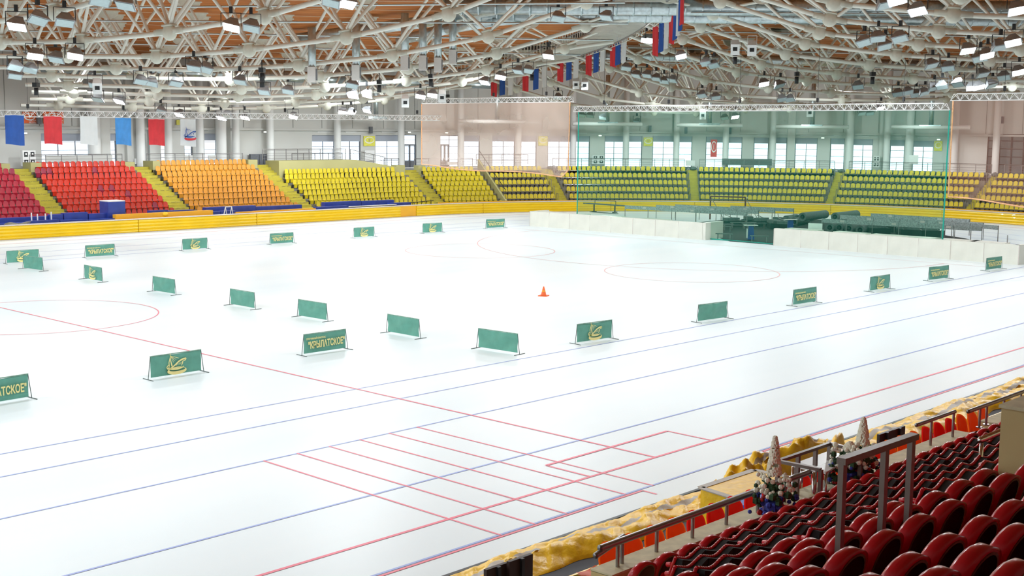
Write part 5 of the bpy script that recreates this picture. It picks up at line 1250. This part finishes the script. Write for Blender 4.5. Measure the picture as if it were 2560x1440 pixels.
tab([(2085, 1127), (2105, 1123), (2150, 1131), (2134, 1141)], 'pinkwood', 2.40, 'small pinkish table behind the pale one')
tab([(1980, 1166), (1985, 1163), (2042, 1177), (2038, 1181)], 'white', 2.42, 'narrow white table edge at the left of the platform')
tab([(2118, 1161), (2155, 1148), (2158, 1151), (2120, 1166)], 'white', 2.42, 'narrow white table edge right of the tall railing')
# flower arrangements
def flowers(px, py, z, h, label, seed, tall=True):
    r = random.Random(seed); c = at_y(px, py, z); o = thing('flower_arrangement', label, 'flowers', c)
    lf = MB()
    for i in range(70): a_ = r.uniform(0, 6.28); q = r.uniform(0, .34); lf.blob((q*math.cos(a_), q*math.sin(a_), r.uniform(.05, .6)), r.uniform(.03, .07), 5, 3)
    lf.build('foliage', 'leaf', o)
    for nm, m, n, z0, z1, rr in (('white_blooms', 'petal', 46, .38, .75, .30), ('blue_blooms', 'petal_blue', 34, .05, .42, .38), ('red_blooms', 'petal_red', 22, .10, .42, .34)):
        mb = MB()
        for i in range(n): a_ = r.uniform(0, 6.28); q = rr*math.sqrt(r.random()); mb.blob((q*math.cos(a_), q*math.sin(a_), z0+(z1-z0)*r.random()), r.uniform(.028, .05), 6, 4)
        mb.build(nm, m, o)
    if tall:
        mb = MB()
        for i in range(420): t = r.random(); a_ = r.uniform(0, 6.28); q = .095*(1-t)**.7+.008; mb.blob((q*math.cos(a_), q*math.sin(a_), .7+(h-.7)*t), r.uniform(.018, .030), 5, 3)
        mb.build('white_spire', 'petal', o)
    MB().tube((0, 0, 0), (0, 0, .3), .16, 10).build('pot', 'blue', o)
flowers(1931, 1296, 10.12, 1.30, 'tall flower arrangement with white spire on red and blue blooms', 3)
flowers(2120, 1222, 10.12, .80, 'flower arrangement half hidden behind the tall railing', 4)
flowers(2152, 1208, 10.12, 1.15, 'flower arrangement with two white spires behind the tall railing', 5)
# dark brown panels
def panel(px0, py0, px1, py1, Y, label):
    a, b = at_y(px0, py0, Y), at_y(px1, py1, Y); o = thing('brown_panel', label, 'panel', ((a.x+b.x)/2, Y, .1))
    MB().box((0, 0, (a.z-.1)/2), (abs(b.x-a.x), .06, a.z-.1)).build('panel_face', 'brown', o); MB().box((0, -.05, (a.z-.1)*.5), (.06, .05, a.z-.1)).build('panel_rib', 'dark', o)
panel(1213, 1424, 1267, 1440, 12.3, 'dark brown panel at the bottom edge, left of a pair'); panel(1270, 1404, 1328, 1440, 12.2, 'dark brown panel at the bottom edge, right of a pair')
panel(2196, 1086, 2226, 1140, 11.9, 'dark brown panel above the platform, left of a pair'); panel(2229, 1075, 2257, 1130, 11.9, 'dark brown panel above the platform, right of a pair')
# yellow tarps
def tarp(x0, x1, y0, y1, seed, label, hgt=.28, nx=260, ny=40, band=.5):
    r = random.Random(seed); ph = [r.uniform(0, 6) for _ in range(8)]
    def hf(x, v):
        s = 0
        s += .5*math.sin(x*1.1+ph[0]+3*v)+.35*math.sin(x*2.7+ph[1]-5*v)+.22*math.sin(x*6.1+ph[2]+9*v)+.16*math.sin(x*11+ph[3]-14*v)+.3*math.sin(9*v+ph[4]+.8*math.sin(x*.7))+.22*abs(math.sin(x*5+9*v+ph[6]))+.16*abs(math.sin(x*13-16*v+ph[1]))+.10*abs(math.sin(x*23+21*v+ph[3]))
        return s
    def P(u, v):
        x = x0+(x1-x0)*u; e = .12*math.sin(x*1.7+ph[5])+.06*math.sin(x*4.3+ph[7])
        w_ = math.sin(PI*min(1, max(0, v)))**.5; endf = min(1, u*12, (1-u)*8)
        return (x, y0+(y1-y0)*v+(e if v < .5 else e*.15)*(1-abs(2*v-1)*.2), .05+hgt*w_*endf*(.75+.5*hf(x, v))*1.0 if True else 0)
    o = thing('yellow_tarp', label, 'tarp', (0, 0, 0))
    def cut(v): return v
    lo, hi = .52, .66
    mb = MB(); mb.grid(lambda u, v: P(u, v*lo), nx, int(ny*lo)); mb.grid(lambda u, v: P(u, hi+(1-hi)*v), nx, int(ny*(1-hi))); mb.build('tarp_sheet', 'tarp', o, True)
    mb = MB(); mb.grid(lambda u, v: P(u, lo+(hi-lo)*v), nx, 4); mb.build('grey_band', 'tarp_grey', o, True)
    return o
tarp(10.5, 23.3, 14.6, 15.75, 2, 'crumpled yellow tarp with grey band at the lower edge of the photo', .20)
tarp(28.2, 48, 14.4, 15.75, 6, 'long crumpled yellow tarp beside the track at the right', .22)
tarp(24.2, 28.4, 14.9, 15.7, 9, 'rumpled yellow tarp lying beyond the yellow box', .55, 40, 20)
MB().box((28, 14.05, .10), (36, .05, .14)).build('tarp_edging', 'pad', link('edge_mat', None, label='thin yellow folded edge along the dark apron', cat='mat'))
# yellow wrapped box
zt = .95; P_ = [at_z(*q, zt) for q in ((1752, 1219), (1834, 1245), (1995, 1198), (1886, 1175))]
o = thing('wrapped_box', 'large box wrapped in shiny yellow tarp with grey edging', 'box', (P_[0].x, P_[0].y, 0)); b_ = Vector((P_[0].x, P_[0].y, 0))
MB().prism([(p.x-b_.x, p.y-b_.y, .03) for p in P_], (0, 0, zt-.03)).build('wrapped_sides', 'tarp', o)
for p, q in zip(P_, P_[1:]+P_[:1]): MB().bar(p-b_, q-b_, .16, .02).build('grey_edging', 'tarp_grey', o)
c = at_z(1852, 1190, .5); o = thing('tarp_bundle', 'folded yellow tarp heaped behind the wrapped box', 'tarp', c)
MB().grid(lambda u, v: ((u-.5)*2.4, (v-.5)*.8, max(0,.72*math.sin(PI*v)**.6*math.sin(PI*u)**.4+.07*math.sin(11*u+3*v)-.16*abs(math.sin(9*u+7*v))+.06*math.sin(25*u-13*v))-.45), 60, 30).build('tarp_sheet', 'tarp', o, True)
c = at_z(1885, 1262, 1.0); o = thing('blue_mat', 'blue mat lying beside the wrapped box', 'mat', c); MB().box((.3, .3, 0), (1.1, .5, .06)).build('mat', mat('bright_blue_mat', (.02, .10, .50), .5), o)
